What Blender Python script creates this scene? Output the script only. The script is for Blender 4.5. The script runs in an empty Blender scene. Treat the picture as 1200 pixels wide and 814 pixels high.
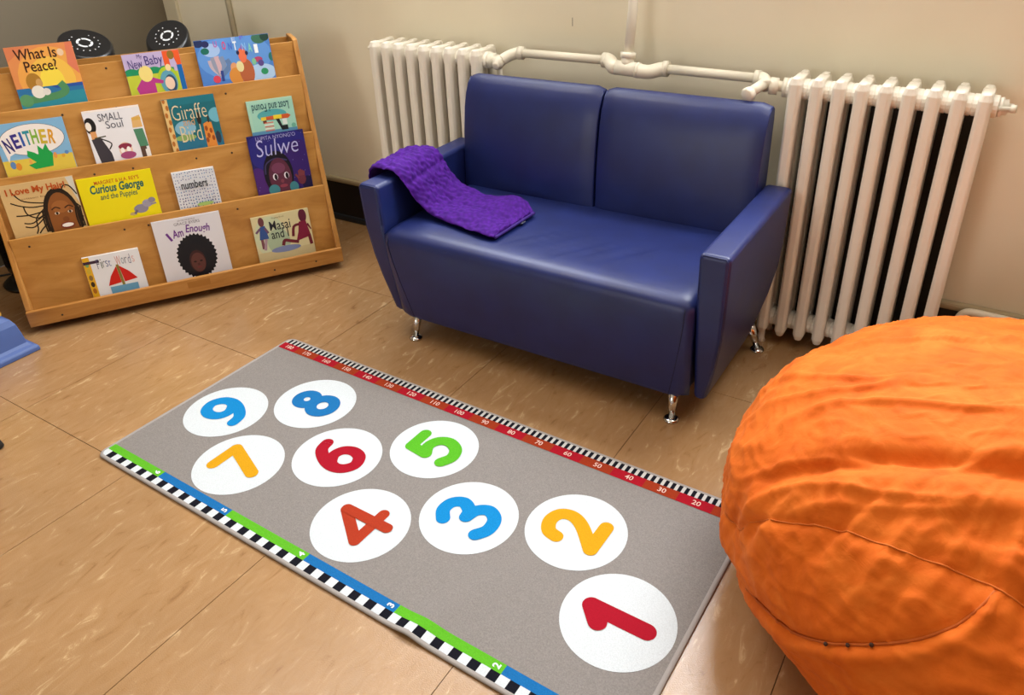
import bpy, bmesh, math, random
from mathutils import Matrix, Vector, noise
S = bpy.context.scene
COL = S.collection
random.seed(7)
PI = math.pi

# ------------------------------------------------------------------ camera
cam = bpy.data.cameras.new('camera'); co = bpy.data.objects.new('camera', cam); COL.objects.link(co)
cam.sensor_fit = 'HORIZONTAL'; cam.sensor_width = 36.0
cam.lens = 903.767 / 1200 * 36
cam.shift_y = -43 / 1200
cam.clip_start = 0.05
co.matrix_world = Matrix.Translation((0.03014, -0.84566, 1.50045)) @ Matrix.Rotation(0.58639, 4, 'Z') @ Matrix.Rotation(1.06021, 4, 'X') @ Matrix.Rotation(-0.04423, 4, 'Z')
S.camera = co

# ------------------------------------------------------------------ world + lights
wd = bpy.data.worlds.new('world'); S.world = wd; wd.use_nodes = True
bg = wd.node_tree.nodes['Background']; bg.inputs[0].default_value = (0.80, 0.88, 1.0, 1); bg.inputs[1].default_value = 1.0

def area(name, loc, aim, sx, sy, power, col):
    l = bpy.data.lights.new(name, 'AREA'); l.shape = 'RECTANGLE'; l.size = sx; l.size_y = sy
    l.energy = power; l.color = col
    o = bpy.data.objects.new(name, l); COL.objects.link(o); o.location = loc
    o.rotation_euler = Vector(aim).to_track_quat('-Z', 'Y').to_euler()
    return o
# daylight through the two windows above the radiators and the window of the wall behind the camera, and two ceiling panels
area('window_daylight_a', (-2.02, 1.81, 2.05), (0, -1, 0), 1.2, 1.3, 95, (0.93, 0.97, 1.0))
area('window_daylight_b', (-0.30, 1.81, 2.05), (0, -1, 0), 1.2, 1.3, 150, (0.93, 0.97, 1.0))
area('window_daylight_front', (-2.3, -6.61, 1.9), (0, 1, 0), 1.9, 1.7, 118, (1.0, 0.985, 0.96))
area('ceiling_panel_light_a', (-2.3, 0.75, 3.16), (0, 0, -1), 1.2, 0.55, 27, (1.0, 0.955, 0.88))
area('ceiling_panel_light_b', (0.5, 0.75, 3.16), (0, 0, -1), 1.2, 0.55, 9, (1.0, 0.955, 0.88))
S.view_settings.view_transform = 'Standard'; S.view_settings.look = 'None'
S.view_settings.exposure = -0.58; S.view_settings.gamma = 1.0; S.view_settings.use_curve_mapping = False

# ------------------------------------------------------------------ materials
def lin(h):
    h = h.lstrip('#'); c = [int(h[i:i+2], 16) / 255 for i in (0, 2, 4)]
    return tuple(x / 12.92 if x <= .04045 else ((x + .055) / 1.055) ** 2.4 for x in c) + (1,)
MATS = {}
def mat(name, col, rough=.5, metal=0.0, spec=.5, coat=0, sheen=0):
    if name in MATS: return MATS[name]
    m = bpy.data.materials.new(name); m.use_nodes = True
    b = m.node_tree.nodes['Principled BSDF']
    b.inputs['Base Color'].default_value = lin(col); b.inputs['Roughness'].default_value = rough
    b.inputs['Metallic'].default_value = metal; b.inputs['Specular IOR Level'].default_value = spec
    b.inputs['Coat Weight'].default_value = coat; b.inputs['Coat Roughness'].default_value = .2
    b.inputs['Sheen Weight'].default_value = sheen; b.inputs['Sheen Roughness'].default_value = .4
    MATS[name] = m
    return m
def N(m, t, **kw):
    n = m.node_tree.nodes.new(t)
    for k, v in kw.items():
        if k in n.inputs: n.inputs[k].default_value = v
        else: setattr(n, k, v)
    return n
def L(m, a, ao, b, bi): m.node_tree.links.new(a.outputs[ao], b.inputs[bi])
def P(m): return m.node_tree.nodes['Principled BSDF']
def coords(m, scale=(1, 1, 1), rot=(0, 0, 0), kind='Object'):
    tc = N(m, 'ShaderNodeTexCoord'); mp = N(m, 'ShaderNodeMapping'); mp.inputs['Scale'].default_value = scale
    mp.inputs['Rotation'].default_value = rot
    L(m, tc, kind, mp, 'Vector'); return mp
def ramp(m, src, out, stops):
    r = N(m, 'ShaderNodeValToRGB'); e = r.color_ramp.elements
    while len(e) < len(stops): e.new(.5)
    for i, (p, c) in enumerate(stops): e[i].position = p; e[i].color = lin(c) if isinstance(c, str) else (c, c, c, 1)
    L(m, src, out, r, 'Fac'); return r
def bump(m, src, out, strength, dist, prev=None):
    b = N(m, 'ShaderNodeBump'); b.inputs['Strength'].default_value = strength; b.inputs['Distance'].default_value = dist
    L(m, src, out, b, 'Height')
    if prev: L(m, prev, 'Normal', b, 'Normal')
    L(m, b, 'Normal', P(m), 'Normal'); return b

def m_floor():
    m = mat('linoleum_tile', 'b08050', .24, spec=.65)
    geo = N(m, 'ShaderNodeNewGeometry')
    mp = N(m, 'ShaderNodeMapping'); mp.inputs['Rotation'].default_value = (0, 0, .35); mp.inputs['Scale'].default_value = (30, 10, 1)
    L(m, geo, 'Position', mp, 'Vector')
    n1 = N(m, 'ShaderNodeTexNoise', Scale=1.0, Detail=6.0, Roughness=.62, Distortion=1.1); L(m, mp, 'Vector', n1, 'Vector')
    r1 = ramp(m, n1, 'Fac', [(.28, '8f6943'), (.39, 'a37c53'), (.57, 'a8825a'), (.62, 'ad885f'), (.70, 'c6a67c')])
    mp2 = N(m, 'ShaderNodeMapping'); mp2.inputs['Scale'].default_value = (3, 3, 1); L(m, geo, 'Position', mp2, 'Vector')
    n2 = N(m, 'ShaderNodeTexNoise', Scale=1.0, Detail=3.0); L(m, mp2, 'Vector', n2, 'Vector')
    r2 = ramp(m, n2, 'Fac', [(.3, .90), (.7, 1.06)])
    mx = N(m, 'ShaderNodeMix', data_type='RGBA', blend_type='MULTIPLY'); mx.inputs['Factor'].default_value = 1
    L(m, r1, 'Color', mx, 'A'); L(m, r2, 'Color', mx, 'B'); L(m, mx, 'Result', P(m), 'Base Color')
    n3 = N(m, 'ShaderNodeTexNoise', Scale=330.0, Detail=1.0); L(m, geo, 'Position', n3, 'Vector')
    bump(m, n3, 'Fac', .3, .0015)
    return m
def m_wall():
    m = mat('cream_wall_paint', 'cdbf9f', .42, spec=.35)
    mp = coords(m)
    n = N(m, 'ShaderNodeTexNoise', Scale=2.2, Detail=3.0); L(m, mp, 'Vector', n, 'Vector')
    r = ramp(m, n, 'Fac', [(.3, 'e6dcc3'), (.7, 'ede4cd')]); L(m, r, 'Color', P(m), 'Base Color')
    n2 = N(m, 'ShaderNodeTexNoise', Scale=60.0, Detail=3.0); L(m, mp, 'Vector', n2, 'Vector')
    bump(m, n2, 'Fac', .10, .004)
    return m
def m_wood(name, a, b, c, ax=(1, 1, 1), rough=.42, seed=0.0):
    m = mat(name, b, rough, spec=.4, coat=.15)
    mp = coords(m, ax); mp.inputs['Location'].default_value = (seed, seed * 2.1, seed)
    n = N(m, 'ShaderNodeTexNoise', Scale=3.0, Detail=6.0, Roughness=.6, Distortion=.9); L(m, mp, 'Vector', n, 'Vector')
    r = ramp(m, n, 'Fac', [(.28, a), (.5, b), (.72, c)]); L(m, r, 'Color', P(m), 'Base Color')
    bump(m, n, 'Fac', .08, .002)
    return m
def m_leather():
    m = mat('blue_vinyl', '1f2a66', .40, spec=.5)
    mp = coords(m)
    v = N(m, 'ShaderNodeTexVoronoi', Scale=420.0); L(m, mp, 'Vector', v, 'Vector')
    n = N(m, 'ShaderNodeTexNoise', Scale=9.0, Detail=3.0); L(m, mp, 'Vector', n, 'Vector')
    r = ramp(m, n, 'Fac', [(.3, '172155'), (.7, '1a2762')]); L(m, r, 'Color', P(m), 'Base Color')
    b = bump(m, n, 'Fac', .06, .01); bump(m, v, 'Distance', .10, .001, b)
    return m
def m_orange():
    m = mat('orange_suede', 'd96a1c', .8, spec=.2, sheen=.15)
    P(m).inputs['Sheen Tint'].default_value = lin('ffb070')
    mp = coords(m)
    n = N(m, 'ShaderNodeTexNoise', Scale=9.0, Detail=6.0, Roughness=.65, Distortion=.6); L(m, mp, 'Vector', n, 'Vector')
    r = ramp(m, n, 'Fac', [(.30, 'c05208'), (.5, 'd06113'), (.7, 'da7022')]); L(m, r, 'Color', P(m), 'Base Color')
    n2 = N(m, 'ShaderNodeTexNoise', Scale=26.0, Detail=5.0, Distortion=1.2); L(m, mp, 'Vector', n2, 'Vector')
    b = bump(m, n2, 'Fac', .22, .008)
    n3 = N(m, 'ShaderNodeTexNoise', Scale=420.0, Detail=2.0); L(m, mp, 'Vector', n3, 'Vector'); bump(m, n3, 'Fac', .1, .001, b)
    return m
def m_plush():
    m = mat('purple_plush', '45147e', .85, spec=.2, sheen=.25)
    P(m).inputs['Sheen Tint'].default_value = lin('8a5be0')
    mp = coords(m, (1, 1, 1), kind='UV')
    v = N(m, 'ShaderNodeTexVoronoi', Scale=30.0); L(m, mp, 'Vector', v, 'Vector')
    r = ramp(m, v, 'Distance', [(.0, '52188e'), (.7, '3c0e70')]); L(m, r, 'Color', P(m), 'Base Color')
    n3 = N(m, 'ShaderNodeTexNoise', Scale=260.0, Detail=2.0); L(m, mp, 'Vector', n3, 'Vector')
    b = bump(m, n3, 'Fac', .3, .002)
    return m
def m_pile(name, col, var=.08):
    m = mat(name, col, .92, spec=.15)
    geo = N(m, 'ShaderNodeNewGeometry')
    n = N(m, 'ShaderNodeTexNoise', Scale=330.0, Detail=2.0, Roughness=.8); L(m, geo, 'Position', n, 'Vector')
    r = ramp(m, n, 'Fac', [(.32, 1 - var * 2.2), (.68, 1 + var)])
    mx = N(m, 'ShaderNodeMix', data_type='RGBA', blend_type='MULTIPLY'); mx.inputs['Factor'].default_value = 1
    mx.inputs['A'].default_value = lin(col); L(m, r, 'Color', mx, 'B'); L(m, mx, 'Result', P(m), 'Base Color')
    bump(m, n, 'Fac', .5, .002)
    return m
def m_rad(name, col):
    m = mat(name, col, .42, spec=.45)
    mp = coords(m)
    n = N(m, 'ShaderNodeTexNoise', Scale=45.0, Detail=4.0); L(m, mp, 'Vector', n, 'Vector')
    bump(m, n, 'Fac', .12, .003)
    return m
FLOOR = m_floor(); WALL = m_wall(); LEATHER = m_leather(); ORANGE = m_orange(); PLUSH = m_plush()
PLY = m_wood('birch_plywood', 'a36d30', 'b8823f', 'c48f4d', (1.2, 5, 5))
PLY2 = m_wood('birch_solid', '9c662c', 'b57d3d', 'c48f4f', (1.0, 9, 9), seed=3.0)
PLYV = m_wood('birch_side', 'a06a2f', 'b57f3f', 'c5924f', (9, 9, 1.0), seed=5.0)
RAD = m_rad('radiator_paint', 'efe9dc'); PIPE = m_rad('pipe_paint', 'e9e2d0')
CHROME = mat('chrome', 'd8d8d8', .12, 1.0)
BLACKP = mat('black_plastic', '0b0b0d', .22, spec=.5)
RUBBER = mat('black_rubber', '101010', .6)
BASEB = mat('black_baseboard', '0d0e12', .35)
CEIL = mat('ceiling_white', 'e6e0d2', .8)
DARKW = mat('dark_taupe_panel', '6e6350', .6)
CASING = mat('cream_casing', 'cfc4a8', .45)
STITCH = mat('dark_blue_seam', '10163a', .6)
def flat(h, rough=.38): return mat('print_' + h + ('' if rough == .38 else str(rough)), h, rough, spec=.35)
PAGE = mat('book_page_edge', 'efe6d2', .7)

# ------------------------------------------------------------------ object helpers
WM = {}
def put(o, parent):
    COL.objects.link(o)
    if parent is not None: o.parent = parent
def empty(name, M=None):
    o = bpy.data.objects.new(name, None); COL.objects.link(o); o.empty_display_size = .05
    M = M or Matrix.Identity(4); o.matrix_world = M; WM[o.name] = M.copy()
    return o
def tag(o, label, cat, group=None):
    o['label'] = label; o['category'] = cat
    if group: o['group'] = group
    return o
def thing(name, label, cat, M=None, group=None): return tag(empty(name, M), label, cat, group)
def obj(name, bm, mats, parent=None, smooth=True, bevel=0, seg=2, local=False, wn=False, subsurf=0):
    """bm in world coordinates (or in the parent's when local); one mesh object"""
    if not isinstance(mats, (list, tuple)): mats = [mats]
    me = bpy.data.meshes.new(name); bm.to_mesh(me); bm.free()
    for m in mats: me.materials.append(m)
    o = bpy.data.objects.new(name, me)
    PMx = WM[parent.name] if parent is not None else Matrix.Identity(4)
    if not local: me.transform(PMx.inverted())
    put(o, parent); WM[o.name] = PMx.copy()
    if smooth:
        me.polygons.foreach_set('use_smooth', [True] * len(me.polygons))
    if bevel:
        b = o.modifiers.new('bevel', 'BEVEL'); b.width = bevel; b.segments = seg; b.limit_method = 'ANGLE'; b.angle_limit = .6
        b.harden_normals = False
    if subsurf:
        s = o.modifiers.new('sub', 'SUBSURF'); s.levels = subsurf; s.render_levels = subsurf
    if wn or (bevel and smooth):
        w = o.modifiers.new('wn', 'WEIGHTED_NORMAL'); w.keep_sharp = True
    return o
def struct(o): o['kind'] = 'structure'; return o
def copy_tree(o, parent=None):
    c = o.copy(); COL.objects.link(c); c.parent = parent; WM[c.name] = WM[o.name].copy()
    for ch in [x for x in bpy.data.objects if x.parent == o]: copy_tree(ch, c)
    return c

def B(): return bmesh.new()
def box(bm, x0, x1, y0, y1, z0, z1, M=None):
    v = [bm.verts.new((x, y, z)) for z in (z0, z1) for x, y in ((x0, y0), (x1, y0), (x1, y1), (x0, y1))]
    for f in ((0, 3, 2, 1), (4, 5, 6, 7), (0, 1, 5, 4), (1, 2, 6, 5), (2, 3, 7, 6), (3, 0, 4, 7)): bm.faces.new([v[i] for i in f])
    if M: bmesh.ops.transform(bm, matrix=M, verts=v)
    return bm
def loft(bm, rings, caps=True, closed=True):
    V = [[bm.verts.new(p) for p in r] for r in rings]
    n = len(V[0])
    for a, b in zip(V, V[1:]):
        for i in range(n if closed else n - 1):
            j = (i + 1) % n; bm.faces.new((a[i], a[j], b[j], b[i]))
    if caps and closed:
        bm.faces.new(list(reversed(V[0]))); bm.faces.new(V[-1])
    return V
def prism(bm, pts, axis_pts):
    """extrude polygon pts (list of 3d) by vector"""
    a = [bm.verts.new(p) for p in pts]; b = [bm.verts.new(Vector(p) + Vector(axis_pts)) for p in pts]
    n = len(pts); bm.faces.new(list(reversed(a))); bm.faces.new(b)
    for i in range(n): bm.faces.new((a[i], a[(i + 1) % n], b[(i + 1) % n], b[i]))
    return bm
def fixn(bm): bmesh.ops.recalc_face_normals(bm, faces=bm.faces[:]); return bm
def tube(bm, pts, r, n=12, caps=True):
    pts = [Vector(p) for p in pts]; rr = r if isinstance(r, (list, tuple)) else [r] * len(pts)
    rings = []; t0 = (pts[1] - pts[0]).normalized(); up = Vector((0, 0, 1)) if abs(t0.z) < .9 else Vector((1, 0, 0))
    x = t0.cross(up).normalized()
    for i, p in enumerate(pts):
        t = ((pts[min(i + 1, len(pts) - 1)] - pts[max(i - 1, 0)])).normalized()
        x = (x - t * x.dot(t)).normalized(); y = t.cross(x)
        rings.append([p + (x * math.cos(a) + y * math.sin(a)) * rr[i] for a in [2 * PI * k / n for k in range(n)]])
    loft(bm, rings, caps); return bm
def lathe(bm, prof, c, axis=(0, 0, 1), n=24):
    M = Matrix.Translation(c) @ Vector(axis).to_track_quat('Z', 'Y').to_matrix().to_4x4()
    rings = [[M @ Vector((max(r, 1e-4) * math.cos(2 * PI * k / n), max(r, 1e-4) * math.sin(2 * PI * k / n), z)) for k in range(n)] for r, z in prof]
    loft(bm, rings); return bm
def cr(pts, n=10, closed=False):
    """Catmull-Rom through pts"""
    P_ = [Vector(p) for p in pts]; out = []
    m = len(P_); segs = m if closed else m - 1
    for i in range(segs):
        g = (lambda k: P_[k % m]) if closed else (lambda k: P_[min(max(k, 0), m - 1)])
        a, b, c, d = g(i - 1), g(i), g(i + 1), g(i + 2)
        for k in range(n):
            t = k / n
            out.append(.5 * ((2 * b) + (c - a) * t + (2 * a - 5 * b + 4 * c - d) * t * t + (3 * b - a - 3 * c + d) * t ** 3))
    if not closed: out.append(P_[-1])
    return out

# ================================================================== THE SETTING
YW = 1.80; XL, XR, YF, H = -3.8, 4.2, -6.6, 3.2
# floor: 24 inch linoleum tiles with thin dark joints
G = .6096; GX, GY = -1.9324, .023
bm = B(); box(bm, XL, XR, YF, YW, -.05, -.002)
floor = struct(obj('floor', bm, mat('floor_joint', '5a3f22', .8), smooth=False))
tm = None; rnd = random.Random(3)
for i in range(-5, 11):
    for j in range(-11, 4):
        x0, y0 = GX + i * G, GY + j * G
        a, b_, c, d = max(x0, XL), min(x0 + G, XR), max(y0, YF), min(y0 + G, YW)
        if b_ - a < .02 or d - c < .02: continue
        full = (b_ - a > G - .001 and d - c > G - .001)
        if full and tm is not None:
            o = bpy.data.objects.new('tile', tm); put(o, floor); o.location = (x0, y0, 0)
        else:
            bm = B(); g = .0011
            box(bm, g, b_ - a - g, g, d - c - g, -.0045, 0)
            o = obj('tile', bm, FLOOR, floor, smooth=False, local=True); o.location = (a, c, 0)
            if full: tm = o.data
        WM[o.name] = Matrix.Identity(4)

def wall_with_hole(name, axis, pos, a0, a1, h0, h1, holes, thick, mt):
    """wall on plane axis=pos, spanning a0..a1, with rectangular holes (b0,b1,z0,z1)"""
    bm = B()
    xs = sorted({a0, a1, *[v for h in holes for v in h[:2]]}); zs = sorted({h0, h1, *[v for h in holes for v in h[2:]]})
    for x, x2 in zip(xs, xs[1:]):
        for z, z2 in zip(zs, zs[1:]):
            if any(h[0] <= x and x2 <= h[1] and h[2] <= z and z2 <= h[3] for h in holes): continue
            if axis == 'y': box(bm, x, x2, min(pos, pos + thick), max(pos, pos + thick), z, z2)
            else: box(bm, min(pos, pos + thick), max(pos, pos + thick), x, x2, z, z2)
    bmesh.ops.remove_doubles(bm, verts=bm.verts[:], dist=1e-5)
    return struct(obj(name, bm, mt, smooth=False))
WB1 = (-2.65, -1.39, 1.37, 2.73); WB2 = (-.93, .33, 1.37, 2.73)
wall_with_hole('wall_back', 'y', YW, XL, XR, 0, H, [WB1, WB2], .14, WALL)
bm = B(); box(bm, XL - .1, XL, YF, YW, 0, H); struct(obj('wall_left', bm, DARKW, smooth=False))
WF = (-3.3, -1.3, 1.0, 2.8)
wall_with_hole('wall_front', 'y', YF, XL, XR, 0, H, [WF], -.14, WALL)
bm = B(); box(bm, XR, XR + .1, YF, YW, 0, H); struct(obj('wall_right', bm, WALL, smooth=False))
bm = B(); box(bm, XL, XR, YF, YW, H, H + .1); struct(obj('ceiling', bm, CEIL, smooth=False))

def window(name, axis, pos, w, out):
    a0, a1, z0, z1 = w
    root = struct(empty(name))
    def bx(u0, u1, d0, d1, z0_, z1_):
        bm = B(); d0, d1 = sorted((pos + out * d0, pos + out * d1))
        box(bm, *((u0, u1, d0, d1) if axis == 'y' else (d0, d1, u0, u1)), z0_, z1_); return bm
    bm = B()
    for u0, u1, zz0, zz1 in ((a0, a0 + .05, z0, z1), (a1 - .05, a1, z0, z1), (a0 + .05, a1 - .05, z0, z0 + .05), (a0 + .05, a1 - .05, z1 - .05, z1)):
        d0, d1 = sorted((pos + out * .06, pos + out * .11)); box(bm, *((u0, u1, d0, d1) if axis == 'y' else (d0, d1, u0, u1)), zz0, zz1)
    obj('window_frame', bm, CASING, root, smooth=False)
    m_ = (a0 + a1) / 2
    obj('mullion', bx(m_ - .025, m_ + .025, .065, .105, z0 + .05, z1 - .05), CASING, root, smooth=False)
    gl = mat('window_glass', 'ffffff', .02); P(gl).inputs['Transmission Weight'].default_value = 1.0
    for u0, u1 in ((a0 + .05, m_ - .025), (m_ + .025, a1 - .05)):
        obj('pane', bx(u0, u1, .082, .088, z0 + .05, z1 - .05), gl, root, smooth=False)
    obj('sill', bx(a0 - .05, a1 + .05, -.06, .0, z0 - .035, z0), CASING, root, smooth=False)
window('window_1', 'y', YW, WB1, 1)
window('window_2', 'y', YW, WB2, 1)
window('window_3', 'y', YF, WF, -1)
# cream corner casing and thin vertical bead on the back wall
bm = B(); box(bm, -3.80, -3.70, YW - .02, YW, 0, 2.4); struct(obj('trim_1', bm, CASING, smooth=False, bevel=.004))
bm = B(); tube(bm, [(-3.295, YW - .012, 0), (-3.295, YW - .012, H)], .014, 10); struct(obj('trim_2', fixn(bm), CASING))
# tall black baseboard with a cream rounded cap
bb = struct(empty('baseboard_back'))
bm = B(); box(bm, -3.695, XR, YW - .018, YW, .03, .205); obj('board', bm, BASEB, bb, smooth=False)
bm = B(); box(bm, -3.695, XR, YW - .03, YW, 0, .032); obj('foot_moulding', bm, mat('dark_foot_moulding', '20242b', .3), bb, smooth=False, bevel=.008)
bm = B(); box(bm, -3.695, XR, YW - .03, YW, .205, .232); obj('cap', bm, mat('baseboard_cap', 'a89878', .45), bb, smooth=False, bevel=.009)
bm = B(); box(bm, -1.4045, -1.402, YW - .0006, YW, 1.015, 1.045)
obj('scratch', bm, mat('wall_scratch', '7a6c52', .8), bpy.data.objects['wall_back'], smooth=False)

# ceiling light fixtures holding the two ceiling lights
LY = .75
for k, x in enumerate((-2.3, .5)):
    t = thing('ceiling_light', ('flat white ceiling light panel above the bookshelf end', 'flat white ceiling light panel above the bean bag')[k], 'light', Matrix.Translation((x, LY, H)), 'ceiling lights')
    bm = B(); 
    for a in ((x - .65, x - .61, LY - .31, LY + .31), (x + .61, x + .65, LY - .31, LY + .31), (x - .61, x + .61, LY - .31, LY - .27), (x - .61, x + .61, LY + .27, LY + .31)): box(bm, *a, H - .045, H - .001)
    obj('frame', bm, mat('fixture_white', 'eeeeea', .5), t, smooth=False)
    df = mat('fixture_diffuser', 'fff6e4', .5); P(df).inputs['Emission Color'].default_value = (1, .94, .82, 1); P(df).inputs['Emission Strength'].default_value = 3
    bm = B(); box(bm, x - .61, x + .61, LY - .27, LY + .27, H - .03, H - .01); obj('diffuser', bm, df, t, smooth=False)

# ================================================================== SOFA
SX = -1.152   # centre line
sofa = thing('loveseat_sofa', 'dark blue vinyl two-seat sofa with chrome legs against the wall', 'sofa', Matrix.Translation((SX, 1.3, 0)))
def lerp(a, b, t): return a + (b - a) * t
def interp(tab, z):
    for (z0, v0), (z1, v1) in zip(tab, tab[1:]):
        if z <= z1: return lerp(v0, v1, max(0, (z - z0) / (z1 - z0)))
    return tab[-1][1]
def arm(side):
    # ring per height: outer x, inner x, front y, back y (tapers in towards the floor)
    bm = B(); rings = []
    inner = .570
    for z in (.088, .16, .24, .33, .44, .54, .604):
        xo = interp([(.088, .606), (.2, .632), (.33, .650), (.44, .656), (.604, .659)], z)
        yf = interp([(.088, 1.055), (.3, 1.020), (.45, .999), (.604, .992)], z)
        yb = interp([(.088, 1.45), (.2, 1.55), (.3, 1.598), (.604, 1.603)], z)
        rings.append([(SX + side * x, y, z) for x, y in ((inner, yf), (xo, yf), (xo, yb), (inner, yb))])
    loft(bm, rings); fixn(bm)
    o = obj('arm', bm, LEATHER, sofa, bevel=.016, seg=4)
    # welt round the front face
    bm = B(); pts = []
    for z in (.10, .24, .33, .44, .54, .590): pts.append((interp([(.088, .606), (.2, .632), (.33, .650), (.44, .656), (.604, .659)], z), z))
    path = [(SX + side * (x - .006), interp([(.088, 1.055), (.3, 1.020), (.45, .999), (.604, .992)], z) + .004, z) for x, z in pts]
    path += [(SX + side * .645, .997, .599), (SX + side * .584, .997, .599), (SX + side * .576, .998, .588), (SX + side * .576, 1.003, .46)]
    tube(bm, path, .0022, 6); obj('welt', fixn(bm), LEATHER, o)
    return o
arm(-1); arm(1)
# seat: one wrapped block, front raked in towards the floor, rolled top edge, pull creases on top
bm = B(); W = .568; cols = 60
prof = [(1.62, .085), (1.40, .083), (1.10, .083), (1.046, .084), (1.034, .092), (1.030, .105), (1.021, .16), (1.006, .25), (.994, .33), (.988, .38), (.986, .405), (.990, .425), (1.000, .438), (1.016, .446), (1.04, .4505), (1.07, .4525)]
prof += [(1.07 + i * .0165, .4530 + .002 * math.sin(i / 33 * PI)) for i in range(1, 34)]
rows = []
creases = [(-1.235, 1.07, 18, .055), (-1.185, 1.09, 20, .05), (-1.10, 1.05, 26, .07), (-1.29, 1.06, 14, .04), (-1.03, 1.08, 16, .05), (-.93, 1.1, 12, .05)]
for i in range(cols + 1):
    t = -1 + 2 * i / cols; x = SX + W * t; r = []
    edge = 1 - max(0, (abs(t) - .93) / .07) ** 2 * .3
    for k, (y, z) in enumerate(prof):
        dz = 0
        if z > .43 and y > 1.0:
            f = min(1, (y - 1.0) / .05) * max(0, min(1, (1.55 - y) / .1))
            dz -= .006 * (1 - (t * t)) * math.sin(min(1, max(0, (y - 1.0) / .5)) * PI)
            for cx_, cy_, ln, am in creases:
                dd = (x - cx_) - (y - cy_) * .62
                along = (y - cy_)
                if -.03 < along < .24:
                    e = math.sin((along + .03) / .27 * PI)
                    dz += f * e * (-.0060 * math.exp(-(dd / .007) ** 2) + .0042 * math.exp(-((dd - .014) / .010) ** 2))
        if k <= 10 and abs(t) > .9:  # rounded lower corners
            q = (abs(t) - .9) / .1; z2 = z + (.05 * q ** 3 if z < .1 else 0)
        else: z2 = z
        xx = x
        if z < .40: xx = SX + (W - .006 * max(0, (.40 - z) / .32) ** 1.3) * t
        if z < .43 and y < 1.1: y2 = y + .012 * max(0, (abs(t) - .95) / .05) ** 2
        else: y2 = y
        r.append((xx, y2, z2 + dz - (1 - edge) * .05 * (z > .3)))
    rows.append(r)
loft(bm, rows); fixn(bm)
seat = obj('seat', bm, LEATHER, sofa)
for s in (-1, 1):
    bm = B(); pts = []
    for (y, z) in prof[4:12]:
        xx = SX + s * (W - .022 - .05 * max(0, (.40 - z) / .32) ** 1.3)
        pts.append((xx, y - .0002, z))
    tube(bm, pts, .0014, 5); obj('seam', fixn(bm), STITCH, seat)
# two back cushions
def backrest(x0, x1):
    bm = B(); n = 18; rows = []
    pr = [(1.60, .40), (1.52, .41), (1.495, .43), (1.490, .47), (1.494, .56), (1.503, .66), (1.516, .75), (1.530, .80), (1.546, .838), (1.565, .858), (1.588, .866), (1.606, .856), (1.613, .82), (1.615, .6)]
    for i in range(n + 1):
        t = -1 + 2 * i / n; x = lerp(x0, x1, i / n)
        e = max(0, (abs(t) - .90) / .10)
        r = []
        for y, z in pr:
            bul = .010 * (1 - t * t) * math.sin(min(1, max(0, (z - .42) / .44)) * PI) if y < 1.57 else 0
            yy = y - bul + (.006 * e * e if y < 1.58 else 0)
            zz = z - (.010 * e * e if z > .8 else 0)
            r.append((x, yy, zz))
        rows.append(r)
    loft(bm, rows); fixn(bm)
    o = obj('backrest', bm, LEATHER, sofa, bevel=.004, seg=2)
    for xs in (x0 + .003, x1 - .003):
        b2 = B(); tube(b2, [(xs, y - .001 + .012, z - .004 * (z > .8)) for y, z in pr[2:10]], .003, 6); obj('welt', fixn(b2), LEATHER, o)
    return o
backrest(SX - .567, SX - .0035); backrest(SX + .0035, SX + .569)
bm = B(); box(bm, SX - .560, SX + .560, 1.612, 1.628, .12, .82); obj('back_panel', bm, LEATHER, sofa, bevel=.006)
for x, y, lx, ly in ((-1.658, 1.033, .01, .02), (-.637, 1.033, -.008, .02), (-1.70, 1.50, .03, -.05), (-.528, 1.560, -.035, -.03)):
    bm = B(); tube(bm, [(x + lx * .8, y + ly, .11), (x, y, .012)], [.018, .0105], 16)
    lg = obj('leg', fixn(bm), CHROME, sofa)
    bm = B(); lathe(bm, [(.024, 0), (.025, .006), (.020, .011), (.011, .014)], (x, y, 0), n=20); obj('foot_disc', fixn(bm), CHROME, lg)

# ================================================================== RADIATORS
def section_mesh():
    bm = B()
    w, ch = .0185, .008
    def column(yc, half_d, ww, z0, z1, front):
        # octagonal column; the front one has a flat face with chamfers
        hx = ww; hy = half_d; c = ch if front else .006
        pts = [(-hx + c, -hy), (hx - c, -hy), (hx, -hy + c * 1.2), (hx, hy - c), (hx - c, hy), (-hx + c, hy), (-hx, hy - c), (-hx, -hy + c * 1.2)]
        loft(bm, [[(x * s, yc + y * s2, z) for x, y in pts] for z, s, s2 in ((z0, .6, .75), (z0 + .02, 1, 1), (z1 - .02, 1, 1), (z1, .62, .75))])
    column(.026, .024, w, .042, .938, True)
    column(.074, .014, .012, .07, .90, False)
    column(.122, .022, w * .92, .042, .938, False)
    # top and bottom bridges
    for z0, z1 in ((.862, .934), (.052, .118)):
        hx = .0160
        pr = [(.02, z0 + .012), (.04, z0), (.108, z0), (.128, z0 + .012), (.128, z1 - .01), (.112, z1), (.036, z1), (.02, z1 - .01)]
        loft(bm, [[(x, y, z) for y, z in pr] for x in (-hx, hx)])
    # hubs joining neighbouring sections
    for z, r in ((.893, .031), (.085, .031)):
        rings = []
        for x in (-.0319, .0319): rings.append([(x, .074 + r * 1.25 * math.cos(a), z + r * math.sin(a)) for a in [2 * PI * k / 18 for k in range(18)]])
        loft(bm, rings)
    fixn(bm)
    me = bpy.data.meshes.new('radiator_section'); bm.to_mesh(me); bm.free(); me.materials.append(RAD)
    return me
SEC = section_mesh()
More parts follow.
